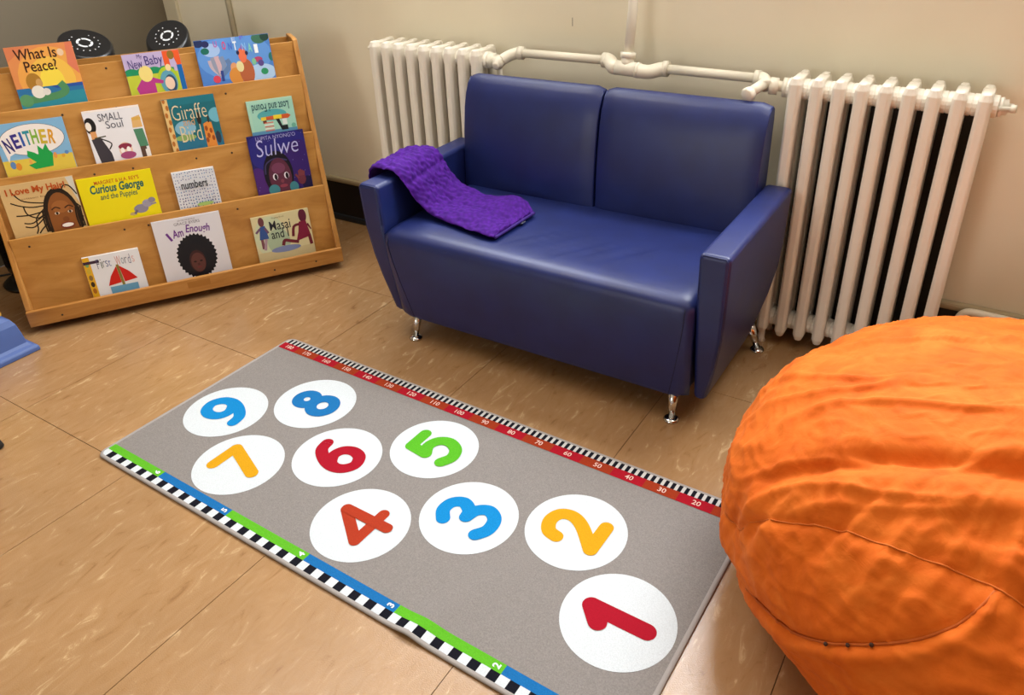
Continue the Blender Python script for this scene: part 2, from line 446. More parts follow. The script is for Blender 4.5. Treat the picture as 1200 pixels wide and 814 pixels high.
def radiator(x0, label, feet):
    M = Matrix.Translation((x0, 1.612, 0)); t = thing('column_radiator', label, 'radiator', M, 'cast iron radiators on the back wall')
    for k in range(9):
        o = bpy.data.objects.new('section', SEC); put(o, t); o.location = (k * .0638, 0, 0); WM[o.name] = M.copy()
        b = o.modifiers.new('bevel', 'BEVEL'); b.width = .0025; b.segments = 1; b.limit_method = 'ANGLE'; b.angle_limit = .6
    for k in (0, 8):
        for y in (.026, .122):
            bm = B(); lathe(bm, [(.017, 0), (.012, .012), (.012, .05), (.017, .06)], (x0 + k * .0638, 1.612 + y, 0), n=12)
            obj('foot', fixn(bm), RAD, t)
    return t
rl = radiator(-2.242, 'cream cast-iron radiator behind the sofa arm with the purple throw', 0)
rr = radiator(-.538, 'cream cast-iron radiator behind the orange bean bag', 0)
for x0, lb in ((-2.27, 'added dark sheet for the dark gaps behind the left radiator'), (-.566, 'added dark sheet for the dark gaps behind the right radiator')):  # added dark sheets, partly in place of shade, darkening the gaps between sections
    bm = B(); box(bm, x0, x0 + .525, YW - .036, YW - .031, .06, .87); tag(obj('radiator_gap_sheet', bm, mat('dark_gap_sheet', '2e2a26', .7), smooth=False), lb, 'panel', 'added dark sheets behind the radiators')
# end plug and air vent on the far right of the right radiator, blanking plug low on its left
bm = B(); lathe(bm, [(.026, 0), (.028, .010), (.022, .012), (.022, .022), (.012, .024), (.012, .036)], (-.538 + 8 * .0638 + .0319, 1.686, .893), (1, 0, 0), 18); obj('end_plug', fixn(bm), RAD, rr)
bm = B(); lathe(bm, [(.006, 0), (.006, .05), (.011, .051), (.011, .064)], (-.538 + 8 * .0638 + .012, 1.66, .893), (1, -.12, .1), 12); obj('air_vent', fixn(bm), PIPE, rr)
bm = B(); lathe(bm, [(.028, 0), (.03, .02), (.024, .026), (.024, .05)], (-.538 - .0319, 1.686, .085), (-1, 0, 0), 18); obj('blank_plug', fixn(bm), RAD, rr)
bm = B(); lathe(bm, [(.004, 0), (.004, .03), (.008, .031), (.008, .036)], (-2.242 - .018, 1.66, .90), (-1, 0, .1), 10); obj('air_vent', fixn(bm), PIPE, rl)

# ================================================================== HEATING PIPES
hp = thing('heating_pipe', 'cream painted pipe along the wall above the sofa with riser', 'pipe', Matrix.Translation((-1.114, 1.69, .92)))
def fit(name, pts, r, n=14):
    bm = B(); tube(bm, pts, r, n); return obj(name, fixn(bm), PIPE, hp)
YP = 1.695
fit('pipe', [(-1.575, YP, .927), (-1.215, YP, .927)], .0155)
fit('pipe', [(-.985, YP, .915), (-.66, YP, .911)], .0155)
fit('riser_pipe', [(-1.114, 1.665, .945), (-1.114, 1.69, 1.10), (-1.114, 1.69, 2.88)], .0165)
# tee with its elbows, standing a little proud of the pipe line
bm = B(); tube(bm, [(-1.152, 1.655, .915), (-1.072, 1.655, .912)], .0245, 16); tube(bm, [(-1.114, 1.657, .915), (-1.114, 1.665, .955)], .0225, 16); obj('tee', fixn(bm), PIPE, hp)
fit('collar', [(-1.114, 1.664, .948), (-1.114, 1.667, .966)], .0265, 16)
fit('elbow', cr([(-1.212, YP, .927), (-1.198, YP - .004, .927), (-1.178, 1.672, .920), (-1.165, 1.657, .916), (-1.152, 1.655, .915)], 4), .025)
fit('collar', [(-1.222, YP, .927), (-1.207, YP, .927)], .0265, 16)
fit('elbow', cr([(-1.072, 1.655, .912), (-1.055, 1.655, .909), (-1.03, 1.664, .908), (-1.008, 1.683, .913), (-.99, YP, .915)], 4), .0235)
fit('collar', [(-1.076, 1.655, .912), (-1.066, 1.655, .911)], .0265, 16)
fit('collar', [(-.995, YP, .915), (-.978, YP, .915)], .0265, 16)
# left valve
fit('elbow', cr([(-1.555, YP, .927), (-1.585, YP - .002, .925), (-1.612, 1.675, .915), (-1.628, 1.655, .903)], 5), .021)
fit('collar', [(-1.575, YP, .927), (-1.555, YP, .927)], .024, 16)
bm = B(); lathe(bm, [(.014, -.02), (.023, -.016), (.023, .014), (.015, .018), (.015, .028), (.011, .030)], (-1.635, 1.645, .897), (.1, -1, -.35), 8); obj('valve_body', fixn(bm), PIPE, hp)
fit('union_nut', [(-1.70, 1.682, .893), (-1.672, 1.676, .893)], .030, 8)
fit('union_pipe', [(-1.68, 1.678, .893), (-1.635, 1.652, .897)], .017)
fit('drain_pipe', [(-1.632, 1.65, .89), (-1.632, 1.652, .78)], .008, 10)
# right valve
fit('elbow', cr([(-.675, YP, .911), (-.655, 1.69, .911), (-.642, 1.672, .905), (-.633, 1.655, .898)], 5), .0215)
fit('collar', [(-.682, YP, .911), (-.664, YP, .911)], .025, 16)
fit('valve_stem', [(-.640, 1.668, .905), (-.668, 1.600, .885)], .017)
bm = B(); lathe(bm, [(.018, -.012), (.023, -.008), (.023, .008), (.019, .012)], (-.668, 1.596, .883), (-.35, -.9, -.25), 8); obj('valve_cap', fixn(bm), PIPE, hp)
fit('union_nut', [(-.628, 1.676, .896), (-.602, 1.682, .894)], .027, 8)
fit('union_pipe', [(-.64, 1.672, .902), (-.572, 1.686, .893)], .016)
fit('union_flange', [(-.586, 1.685, .893), (-.572, 1.686, .893)], .030, 16)
wp = thing('wall_pipe', 'thin cream pipe low on the wall behind the orange bean bag', 'pipe', Matrix.Translation((.05, 1.74, 0)))
bm = B(); tube(bm, [(.050, 1.74, .004)] + cr([(.050, 1.74, .17), (.052, 1.74, .205), (.068, 1.74, .226), (.10, 1.74, .230)], 5) + [(.9, 1.74, .205)], .0125, 12); obj('pipe_run', fixn(bm), PIPE, wp)

# ================================================================== RUG
RA = -.019
RM = Matrix.Rotation(RA, 4, 'Z')
rug = thing('number_rug', 'grey rectangular rug with numbered white circles and ruler edges', 'rug', RM)
RX0, RX1, RY0, RY1 = -2.094, -.301, -.036, .759
def ripple(x, y):
    cx_ = -.85 + (y + .036) * .33
    f = max(0.0, 1 - (y + .036) / .40)
    s = .035 + .05 * (y + .036)
    return .008 * f * f * math.exp(-((x - cx_) / s) ** 2) + .002 * max(0, 1 - abs(y - .2) / .35) * math.exp(-((x - cx_ - .01) / .05) ** 2)
TOP = .0075
def rz_(x, y, lift=0.0): return TOP + lift + ripple(x, y)
# body: fine grid with rounded corners
def rounded_outline(x0, x1, y0, y1, r, n=8):
    pts = []
    for cx_, cy_, a0 in ((x1 - r, y1 - r, 0), (x0 + r, y1 - r, 90), (x0 + r, y0 + r, 180), (x1 - r, y0 + r, 270)):
        for k in range(n + 1):
            a = math.radians(a0 + 90 * k / n); pts.append((cx_ + r * math.cos(a), cy_ + r * math.sin(a)))
    return pts
GREY = m_pile('rug_grey_pile', '898380', .10)
def rug_obj(name, bm, m, parent=rug, smooth=True): return obj(name, bm, m, parent, smooth=smooth, local=True)
bm = B()
nx, ny = 150, 44
gv = {}
for i in range(nx + 1):
    for j in range(ny + 1):
        x = lerp(RX0 + .008, RX1 - .008, i / nx); y = lerp(RY0 + .008, RY1 - .008, j / ny)
        # pull grid corners into a rounded outline
        r = .022
        for sx, cx_ in ((1, RX1 - .008 - r), (-1, RX0 + .008 + r)):
            for sy, cy_ in ((1, RY1 - .008 - r), (-1, RY0 + .008 + r)):
                if (x - cx_) * sx > 0 and (y - cy_) * sy > 0:
                    d = math.hypot(x - cx_, y - cy_)
                    if d > r: x, y = cx_ + (x - cx_) * r / d, cy_ + (y - cy_) * r / d
        gv[i, j] = bm.verts.new((x, y, rz_(x, y)))
for i in range(nx):
    for j in range(ny): bm.faces.new((gv[i, j], gv[i + 1, j], gv[i + 1, j + 1], gv[i, j + 1]))
rug_obj('rug_body', bm, GREY)
# bound edge
out = rounded_outline(RX0 + .008, RX1 - .008, RY0 + .008, RY1 - .008, .022)
dense = []
for a, b_ in zip(out, out[1:] + out[:1]):
    n = max(1, int(math.dist(a, b_) / .012))
    dense += [(lerp(a[0], b_[0], k / n), lerp(a[1], b_[1], k / n)) for k in range(n)]
bm = B(); rings = []
m_ = len(dense)
for i, (x, y) in enumerate(dense):
    p0, p1 = dense[i - 1], dense[(i + 1) % m_]
    tx, ty = p1[0] - p0[0], p1[1] - p0[1]; l = math.hypot(tx, ty); nx_, ny_ = ty / l, -tx / l
    rings.append([(x + nx_ * .0075 * math.cos(a), y + ny_ * .0075 * math.cos(a), .0045 + ripple(x, y) + .0044 * math.sin(a)) for a in [2 * PI * k / 10 for k in range(10)]])
loft(bm, rings + [rings[0]], caps=False); bmesh.ops.remove_doubles(bm, verts=bm.verts[:], dist=1e-6); fixn(bm)
rug_obj('bound_edge', bm, mat('rug_binding', '9b9490', .8))
def strip(bm, x0, x1, y0, y1, lift, step=.014):
    n = max(1, int(abs(x1 - x0) / step)); k2 = 2
    V = [[bm.verts.new((lerp(x0, x1, i / n), lerp(y0, y1, j / k2), rz_(lerp(x0, x1, i / n), lerp(y0, y1, j / k2), lift))) for j in range(k2 + 1)] for i in range(n + 1)]
    for i in range(n):
        for j in range(k2): bm.faces.new((V[i][j], V[i + 1][j], V[i + 1][j + 1], V[i][j + 1]))
WHITEP = m_pile('rug_white_pile', 'cdd3d8', .05); BLKP = m_pile('rug_black_pile', '12121c', .1)
def pile(h): return m_pile('rug_pile_' + h, h, .07)
# text as flat polygons
_tc = {}
def text_mesh(s, bold=0.0):
    key = (s, bold)
    if key in _tc: return _tc[key]
    c = bpy.data.curves.new('t', 'FONT'); c.body = s; c.size = 1; c.offset = bold; c.resolution_u = 3
    o = bpy.data.objects.new('t', c); COL.objects.link(o)
    dg = bpy.context.evaluated_depsgraph_get(); me = bpy.data.meshes.new_from_object(o.evaluated_get(dg))
    vs = [(v.co.x, v.co.y) for v in me.vertices]; fs = [list(p.vertices) for p in me.polygons]
    bpy.data.objects.remove(o); bpy.data.curves.remove(c); bpy.data.meshes.remove(me)
    x0 = min(v[0] for v in vs); x1 = max(v[0] for v in vs); y0 = min(v[1] for v in vs); y1 = max(v[1] for v in vs)
    vs = [((x - x0) / (x1 - x0) - .5, (y - y0) / (y1 - y0) - .5) for x, y in vs]
    _tc[key] = (vs, fs, (x1 - x0) / (y1 - y0)); return _tc[key]
def rug_text(s, cx_, cy_, h, rot, m, lift=.0016, bold=.03, wid=None):
    vs, fs, asp = text_mesh(s, bold); w = wid or h * asp; bm = B(); c, n = math.cos(rot), math.sin(rot); V = []
    for x, y in vs:
        X, Y = x * w, y * h; xx, yy = cx_ + c * X - n * Y, cy_ + n * X + c * Y
        V.append(bm.verts.new((xx, yy, rz_(xx, yy, lift))))
    for f in fs:
        try: bm.faces.new([V[i] for i in f])
        except ValueError: pass
    return bm
# feet ruler (near edge): coloured segments, inch checkers, numbers
FT = .3048
fcol = {6: '5cad25', 5: '1868a8', 4: '5cad25', 3: '1868a8', 2: '5cad25', 1: '1868a8'}
for k in range(1, 7):
    xa, xb = max(-(k + 1) * FT, RX0 + .012), min(-k * FT, RX1 - .012)
    bm = B(); strip(bm, xa, xb, -.0005, .0245, .0008); sg = rug_obj('ruler_segment', bm, pile(fcol[k]))
    if k > 1: rug_obj('ruler_number', rug_text(str(k), -k * FT - .019, .0118, .0190, PI / 2, pile('e8ecef')), pile('e8ecef'), sg)
q = FT / 12
i = 12
while i * q < -RX0 - .012:
    xa, xb = -min((i + 1) * q, -RX0 - .012), -max(i * q, -RX1 + .012)
    if xb > xa:
        bm = B(); strip(bm, xa, xb, -.0245, -.0005, .0008); rug_obj('inch_check', bm, BLKP if i % 2 == 0 else WHITEP)
    i += 1
# centimetre ruler (sofa edge)
C0 = -.252
for k in range(10, 190, 10):
    xa, xb = max(C0 - (k + 5) * .01, RX0 + .010), min(C0 - (k - 5) * .01, RX1 - .012)
    bm = B(); strip(bm, xa, xb, .686, .7225, .0008); sg = rug_obj('ruler_segment', bm, pile('a01022' if k % 20 == 0 else '963317'))
    rug_obj('ruler_number', rug_text(str(k), min(xb - .02, (xa + xb) / 2 + .004), .704, .0180, 0, pile('e6c4b8'), bold=.01), pile('e6c4b8'), sg)
ckm = {}
i = 0
while True:
    xb = C0 - .05 - i * .01; xa = xb - (.0108 if i % 2 == 0 else .0092) 
    if i % 2: xb -= .0008; xa = C0 - .05 - (i + 1) * .01
    if xa < RX0 + .012: break
    if xb < RX1 - .01:
        kd = i % 2
        if kd not in ckm:
            bm = B(); w_ = xb - xa; vs = [bm.verts.new(v) for v in ((0, .7225, TOP + .0008), (w_, .7225, TOP + .0008), (w_, .748, TOP + .0008), (0, .748, TOP + .0008))]; bm.faces.new(vs)
            o = rug_obj('centimetre_check', bm, BLKP if kd == 0 else m_pile('rug_white_pile_b', 'c4c2c0', .05), smooth=False); ckm[kd] = o.data
        else:
            o = bpy.data.objects.new('centimetre_check', ckm[kd]); put(o, rug); WM[o.name] = WM[rug.name].copy()
        o.location = (xa, 0, 0)
    i += 1
# hopscotch circles and digits
def stroke(bm, pts, w, fn, cap=True):
    n = len(pts); Lf, Rt = [], []
    for i, p in enumerate(pts):
        a, b_ = pts[max(i - 1, 0)], pts[min(i + 1, n - 1)]; t = Vector((b_[0] - a[0], b_[1] - a[1])).normalized(); nn = Vector((-t.y, t.x)) * w / 2
        Lf.append((p[0] + nn.x, p[1] + nn.y)); Rt.append((p[0] - nn.x, p[1] - nn.y))
    A = [bm.verts.new(fn(*p)) for p in Lf]; Bv = [bm.verts.new(fn(*p)) for p in Rt]
    for i in range(n - 1): bm.faces.new((Bv[i], Bv[i + 1], A[i + 1], A[i]))
    if cap:
        for e, p in ((0, pts[0]), (-1, pts[-1])):
            a0 = math.atan2(Lf[e][1] - p[1], Lf[e][0] - p[0]); sg = 1 if e == 0 else -1
            c = bm.verts.new(fn(p[0], p[1])); ring = [bm.verts.new(fn(p[0] + w / 2 * math.cos(a0 + sg * PI * k / 12), p[1] + w / 2 * math.sin(a0 + sg * PI * k / 12))) for k in range(13)]
            for k in range(12): bm.faces.new((c, ring[k], ring[k + 1]) if sg > 0 else (c, ring[k + 1], ring[k]))
def line(a, b_, n=8): return [(lerp(a[0], b_[0], k / n), lerp(a[1], b_[1], k / n)) for k in range(n + 1)]
def crv(*p): return [(v.x, v.y) for v in cr([(a, b_, 0) for a, b_ in p], 8)]
six = [crv((.19, .47), (-.02, .41), (-.20, .16), (-.28, -.12), (-.22, -.36), (-.02, -.49), (.20, -.40), (.27, -.18), (.18, .02), (-.02, .08), (-.22, -.04), (-.27, -.16))]
DIG = {1: [line((.03, .46), (.03, -.46)), line((-.20, .24), (.03, .46))],
       2: [crv((-.30, .22), (-.24, .40), (-.02, .50), (.20, .42), (.26, .20), (.12, -.06), (-.26, -.42)), line((-.26, -.42), (.32, -.42))],
       3: [crv((-.28, .36), (-.10, .49), (.12, .46), (.23, .28), (.12, .08), (-.04, .03)), crv((-.04, .03), (.18, -.04), (.29, -.24), (.16, -.44), (-.10, -.48), (-.30, -.36))],
       4: [line((.13, .47), (-.36, -.20)), line((-.36, -.20), (.38, -.20)), line((.15, .47), (.15, -.48))],
       5: [line((.26, .44), (-.18, .44)), line((-.18, .44), (-.23, .04)), crv((-.23, .04), (-.02, .14), (.20, .06), (.29, -.16), (.17, -.40), (-.06, -.48), (-.28, -.38))],
       6: six, 7: [line((-.28, .42), (.28, .42)), line((.28, .42), (-.06, -.46))],
       8: [[(.20 * math.cos(a), .26 + .20 * math.sin(a)) for a in [2 * PI * k / 32 for k in range(33)]], [(.26 * math.cos(a), -.22 + .25 * math.sin(a)) for a in [2 * PI * k / 32 for k in range(33)]]],
       9: [[(-x, -y) for x, y in six[0]]]}
LIFT = [0.0, 0.0]
CIRC = {1: (-.459, .256, 'a01025'), 2: (-.677, .449, 'cf9715'), 3: (-.948, .345, '0f80c2'), 4: (-1.181, .172, 'a5361e'), 5: (-1.207, .522, '55ac24'),
        6: (-1.436, .342, 'a01025'), 7: (-1.669, .164, 'cf9715'), 8: (-1.695, .502, '1a6cab'), 9: (-1.92, .318, '0f80c2')}
for k, (cx_, cy_, h) in CIRC.items():
    bm = B(); R_ = .1345; c0 = bm.verts.new((cx_, cy_, rz_(cx_, cy_, .0008))); prev = None; nseg = 64
    for rr_ in range(1, 9):
        ring = [bm.verts.new((cx_ + R_ * rr_ / 8 * math.cos(2 * PI * j / nseg), cy_ + R_ * rr_ / 8 * math.sin(2 * PI * j / nseg), 0)) for j in range(nseg)]
        for v in ring: v.co.z = rz_(v.co.x, v.co.y, .0008)
        for j in range(nseg):
            if prev is None: bm.faces.new((c0, ring[j], ring[(j + 1) % nseg]))
            else: bm.faces.new((prev[j], ring[j], ring[(j + 1) % nseg], prev[(j + 1) % nseg]))
        prev = ring
    cd = rug_obj('number_circle', bm, WHITEP)
    Hh = .152; bm = B()
    def fn(x, y): # digit up points along -x of the rug, digit right along +y
        X, Y = cx_ - y * Hh, cy_ + x * Hh; LIFT[1] += 1.5e-6; return (X, Y, rz_(X, Y, .0016 + LIFT[1]))
    for si, s in enumerate(DIG[k]):
        LIFT[1] = si * .0004; stroke(bm, s, {1: .30, 4: .215}.get(k, .255), fn)
    rug_obj('digit', bm, pile(h), cd)

# ================================================================== BOOKSHELF
u3 = Vector((.549, .836, 0)).normalized(); n3 = Vector((.836, -.549, 0)).normalized(); z3 = Vector((0, 0, 1))
FR = Vector((-2.345, 1.372, 0))           # front right foot of the shelf
SHW = 1.25
def frame(o, x, y, z):
    return Matrix(((x.x, y.x, z.x, o.x), (x.y, y.y, z.y, o.y), (x.z, y.z, z.z, o.z), (0, 0, 0, 1)))
SM = frame(FR, u3, -n3, z3)               # local: x along the shelf (0 = right end, -1.25 = left), y = into the shelf, z up
shelf = thing('book_display_shelf', 'birch plywood display bookshelf with four tiers of face-out picture books', 'bookshelf', SM)
def sobj(name, bm, m, parent=shelf, **k): return obj(name, fixn(bm), m, parent, local=True, **k)
tops = [(.25, .94), (.19, .815), (.13, .588), (.07, .366), (0, .098)]
TILT = math.radians(6)
for x0 in (-SHW, -.02):
    bm = B(); poly = [(.008, .035), (.0, .10), (.248, .948), (.275, .953), (.40, .953), (.40, .035)]
    prism(bm, [(x0, y, z) for y, z in poly], (.02, 0, 0)); sobj('side_panel', bm, PLYV, smooth=False, bevel=.003)
sy, cy = math.sin(TILT), math.cos(TILT)
def screw(pn, x, y, z, nrm=(0, -1, 0)):
    bm = B(); lathe(bm, [(.0042, 0), (.0042, .0008), (.002, .0012)], (x, y, z), nrm, 10); sobj('screw', bm, mat('dark_screw', '3a2614', .5), pn)
for k in range(4):
    d, zt = tops[k]; zb = tops[k + 1][1] - .045
    db = d - (zt - zb) * math.tan(TILT)      # panel leans back: its foot is further forward
    bm = B(); t = .012
    prism(bm, [(-SHW + .02, d, zt), (-SHW + .02, d + t, zt), (-SHW + .02, db + t, zb), (-SHW + .02, db, zb)], (SHW - .04, 0, 0))
    pn = sobj('display_panel', bm, PLY, smooth=False, bevel=.0012)
    # ledge that carries the books
    dn = tops[k + 1][0]
    bm = B(); box(bm, -SHW + .02, -.02, dn + .009, db - .001, zb - .012, zb); sobj('ledge', bm, PLY, smooth=False)
    zs = zt - (.02 if k == 0 else .035)
    for x in (-1.17, -.98 + .05 * k, -.74, -.50, -.30 - .03 * k):
        screw(pn, x, d - (zt - zs) * math.tan(TILT) - .0004, zs, (0, -1, 0))
bm = B(); box(bm, -SHW, 0, -.018, .0, .032, .098); lip = sobj('front_board', bm, PLY2, smooth=False, bevel=.003)
for x in (-1.13, -.30, -.12): screw(lip, x, -.0184, .06)
bm = B(); box(bm, -.655, -.565, -.0188, -.018, .058, .086); sobj('maker_stamp', bm, mat('burned_stamp', 'a8702e', .5), lip, smooth=False)
bm = B(); box(bm, -SHW + .02, -.02, .0, .40, .036, .05); sobj('bottom_board', bm, PLY2, smooth=False)
bm = B(); box(bm, -SHW + .02, -.02, .388, .40, .05, .94); sobj('back_panel', bm, PLY, smooth=False)
for x in (-SHW + .08, -.08):
    for y in (.05, .34):
        bm = B(); lathe(bm, [(.012, -.011), (.018, -.009), (.018, .009), (.012, .011)], (x, y, .018), (1, 0, 0), 16); cs = sobj('caster', bm, RUBBER)
        bm = B(); box(bm, x - .014, x + .014, y - .008, y + .012, .026, .036); sobj('caster_plate', bm, mat('steel', '8a8a8a', .35, 1.0), cs, smooth=False)

# ------------------------------------------------------------------ books
nb = (n3 * cy + z3 * sy).normalized(); vb = (-n3 * sy + z3 * cy).normalized()
class Pr:
    """flat print on a cover, in cover units 0..1 (x right, y up), clipped by layer lifts"""
    def __init__(s, w, h): s.w, s.h, s.bm, s.m, s.k = w, h, B(), [], 0
    def mi(s, c):
        m = flat(c)
        if m not in s.m: s.m.append(m)
        return s.m.index(m)
    def face(s, pts, c):
        s.k += 1; z = .0004 + s.k * .00003
        pts = [(min(max(x, .002), .998), min(max(y, .002), .998)) for x, y in pts]
        vs = [s.bm.verts.new((x * s.w, y * s.h, z)) for x, y in pts]
        try:
            f = s.bm.faces.new(vs); f.material_index = s.mi(c); f.normal_update()
            if f.normal.z < 0: f.normal_flip()
        except ValueError: pass
        return s
    def rect(s, x0, y0, x1, y1, c): return s.face([(x0, y0), (x1, y0), (x1, y1), (x0, y1)], c)
    def ell(s, cx_, cy_, rx, ry, c, n=22, jag=0.0, a0=0, a1=360):
        pts = []
        for k in range(n):
            a = math.radians(lerp(a0, a1, k / (n if a1 - a0 >= 360 else n - 1))); f = 1 + (jag if k % 2 else -jag)
            pts.append((cx_ + rx * f * math.cos(a), cy_ + ry * f * math.sin(a)))
        return s.face(pts, c)
    def line(s, pts, w, c):
        """polyline band; w in units of cover height"""
        pp = [(v.x, v.y) for v in cr([(a * s.w, b_ * s.h, 0) for a, b_ in pts], 4)] if len(pts) > 2 else [(a * s.w, b_ * s.h) for a, b_ in pts]
        s.k += 1; z = .0004 + s.k * .00003; i0 = len(s.bm.faces)
        n0 = set(s.bm.faces); stroke(s.bm, pp, w * s.h, lambda x, y: (min(max(x, .0005), s.w - .0005), min(max(y, .0005), s.h - .0005), z), cap=False)
        mi = s.mi(c)
        for f in s.bm.faces:
            if f not in n0: f.material_index = mi
        return s
    def text(s, t, cx_, cy_, w, h, c, bold=.02, rot=0, sl=0.0, arc=0.0):
        vs, fs, asp = text_mesh(t, bold); s.k += 1; z = .0005 + s.k * .00003
        mi = s.mi(c); r = math.radians(rot); V = []
        for x, y in vs:
            X, Y = x * w * s.w + y * h * s.h * sl, y * h * s.h + arc * s.h * (.25 - x * x)
            V.append(s.bm.verts.new((cx_ * s.w + X * math.cos(r) - Y * math.sin(r), cy_ * s.h + X * math.sin(r) + Y * math.cos(r), z)))
        for f in fs:
            try: s.bm.faces.new([V[i] for i in f]).material_index = mi
            except ValueError: pass
        return s
def book(tier, x0, x1, ytop, yvis, cover, label, art, thick=.010, spine=None):
    """book leaning on tier panel; x along the shelf, ytop/yvis along the slope from the panel's top edge"""
    d, zt = tops[tier]; HID = yvis + (zt - tops[tier + 1][1] + .045) / cy - .0006
    o = FR - n3 * d + z3 * zt + u3 * x0 + vb * (yvis - HID) + nb * .0015
    M = frame(o, u3, vb, nb)
    t = thing('picture_book', label, 'book', M, 'picture books on the display shelf')
    w, h = x1 - x0, ytop - yvis + HID
    bm = B(); box(bm, .0015, w - .0025, .002, h - .002, .0016, thick - .0016); obj('pages', bm, PAGE, t, smooth=False, local=True)
    bm = B(); box(bm, 0, w, 0, h, thick - .0016, thick); box(bm, 0, w, 0, h, 0, .0016); box(bm, 0, .0016, 0, h, .0016, thick - .0016)
    cv = obj('cover', bm, flat(cover), t, smooth=False, local=True)
    p = Pr(w, h); art(p, HID / h)
    bmesh.ops.transform(p.bm, matrix=Matrix.Translation((0, 0, thick)), verts=p.bm.verts[:])
    obj('cover_print', p.bm, p.m, cv, smooth=False, local=True)
    return t
def Y(b, y): return b + (1 - b) * y      # y in the visible part of the cover -> cover units

def a_peace(p, b):
    p.rect(0, 0, 1, 1, 'd98a52'); p.ell(.58, Y(b, .42), .50, .44, 'e3a04e'); p.ell(.58, Y(b, .40), .34, .32, 'e8b84e'); p.ell(.57, Y(b, .36), .18, .22, 'ecd24a')
    p.face([(0, .8), (.32, 1), (0, 1)], 'd07a52'); p.face([(1, .55), (.86, .7), (.9, 1), (1, 1)], 'd4775a'); p.ell(.80, Y(b, .84), .05, .05, 'e0c0a0')
    p.rect(0, 0, 1, Y(b, .29), '2d6fa0'); p.rect(0, 0, 1, Y(b, .17), '2f8a9c'); p.face([(.5, Y(b, .29)), (1, Y(b, .30)), (1, Y(b, .24)), (.6, Y(b, .24))], '2a4f9a')
    p.line([(.05, Y(b, .07)), (.3, Y(b, .09)), (.6, Y(b, .12)), (.72, Y(b, .2)), (.66, Y(b, .33))], .10, '4f8a5c')
    p.ell(.1, Y(b, .08), .1, .09, '5a9464')
    p.ell(.29, Y(b, .38), .115, .13, 'a8782e'); p.ell(.36, Y(b, .36), .05, .06, 'c69a5e'); p.ell(.31, Y(b, .21), .10, .09, 'e2ded4'); p.ell(.43, Y(b, .2), .06, .05, 'dcd8d0')
    p.text('What Is', .43, Y(b, .86), .62, .15, '3a2018', .01); p.text('Peace?', .46, Y(b, .65), .48, .15, '3a2018', .01)
def a_baby(p, b):
    p.rect(0, 0, 1, 1, 'b9a9cf'); p.rect(0, 0, 1, Y(b, .44), 'b9c23c'); p.rect(0, Y(b, .42), .85, Y(b, .55), '1f8a5c')
    for x in (.1, .3, .5, .7): p.ell(x, Y(b, .52), .12, .07, '1f8a5c')
    p.rect(0, 0, 1, Y(b, .43), 'b9c23c')
    p.rect(.70, Y(b, .56), .80, 1, 'e0592c'); p.face([(.80, .9), (.80, 1), (1, 1), (1, Y(b, .60)), (.92, Y(b, .60)), (.88, .9)], 'e0592c'); p.ell(.84, Y(b, .88), .06, .09, '8a6a2a')
    p.rect(.91, 0, 1, Y(b, .60), '1763a8')
    p.ell(.71, Y(b, .22), .19, .27, 'a6bf2e'); p.ell(.71, Y(b, .16), .15, .24, '5c9bb0'); p.ell(.74, Y(b, .12), .10, .18, '2a4766'); p.ell(.72, Y(b, .13), .085, .13, 'e6c8b0')
    p.ell(.75, Y(b, .55), .05, .07, 'e8cf9a')
    p.face([(.12, Y(b, .08)), (.26, Y(b, .34)), (.44, Y(b, .34)), (.62, Y(b, .22)), (.60, Y(b, .14)), (.46, Y(b, .18)), (.46, 0), (.2, 0)], 'b03a86')
    p.ell(.34, Y(b, .45), .12, .16, 'e6d27e')
    p.text('My', .30, Y(b, .91), .09, .10, '4a3a7a', .0); p.text('New', .20, Y(b, .73), .24, .18, '3d2f78', .0, 4); p.text('Baby', .53, Y(b, .76), .31, .24, '3d2f78', .0, 2)
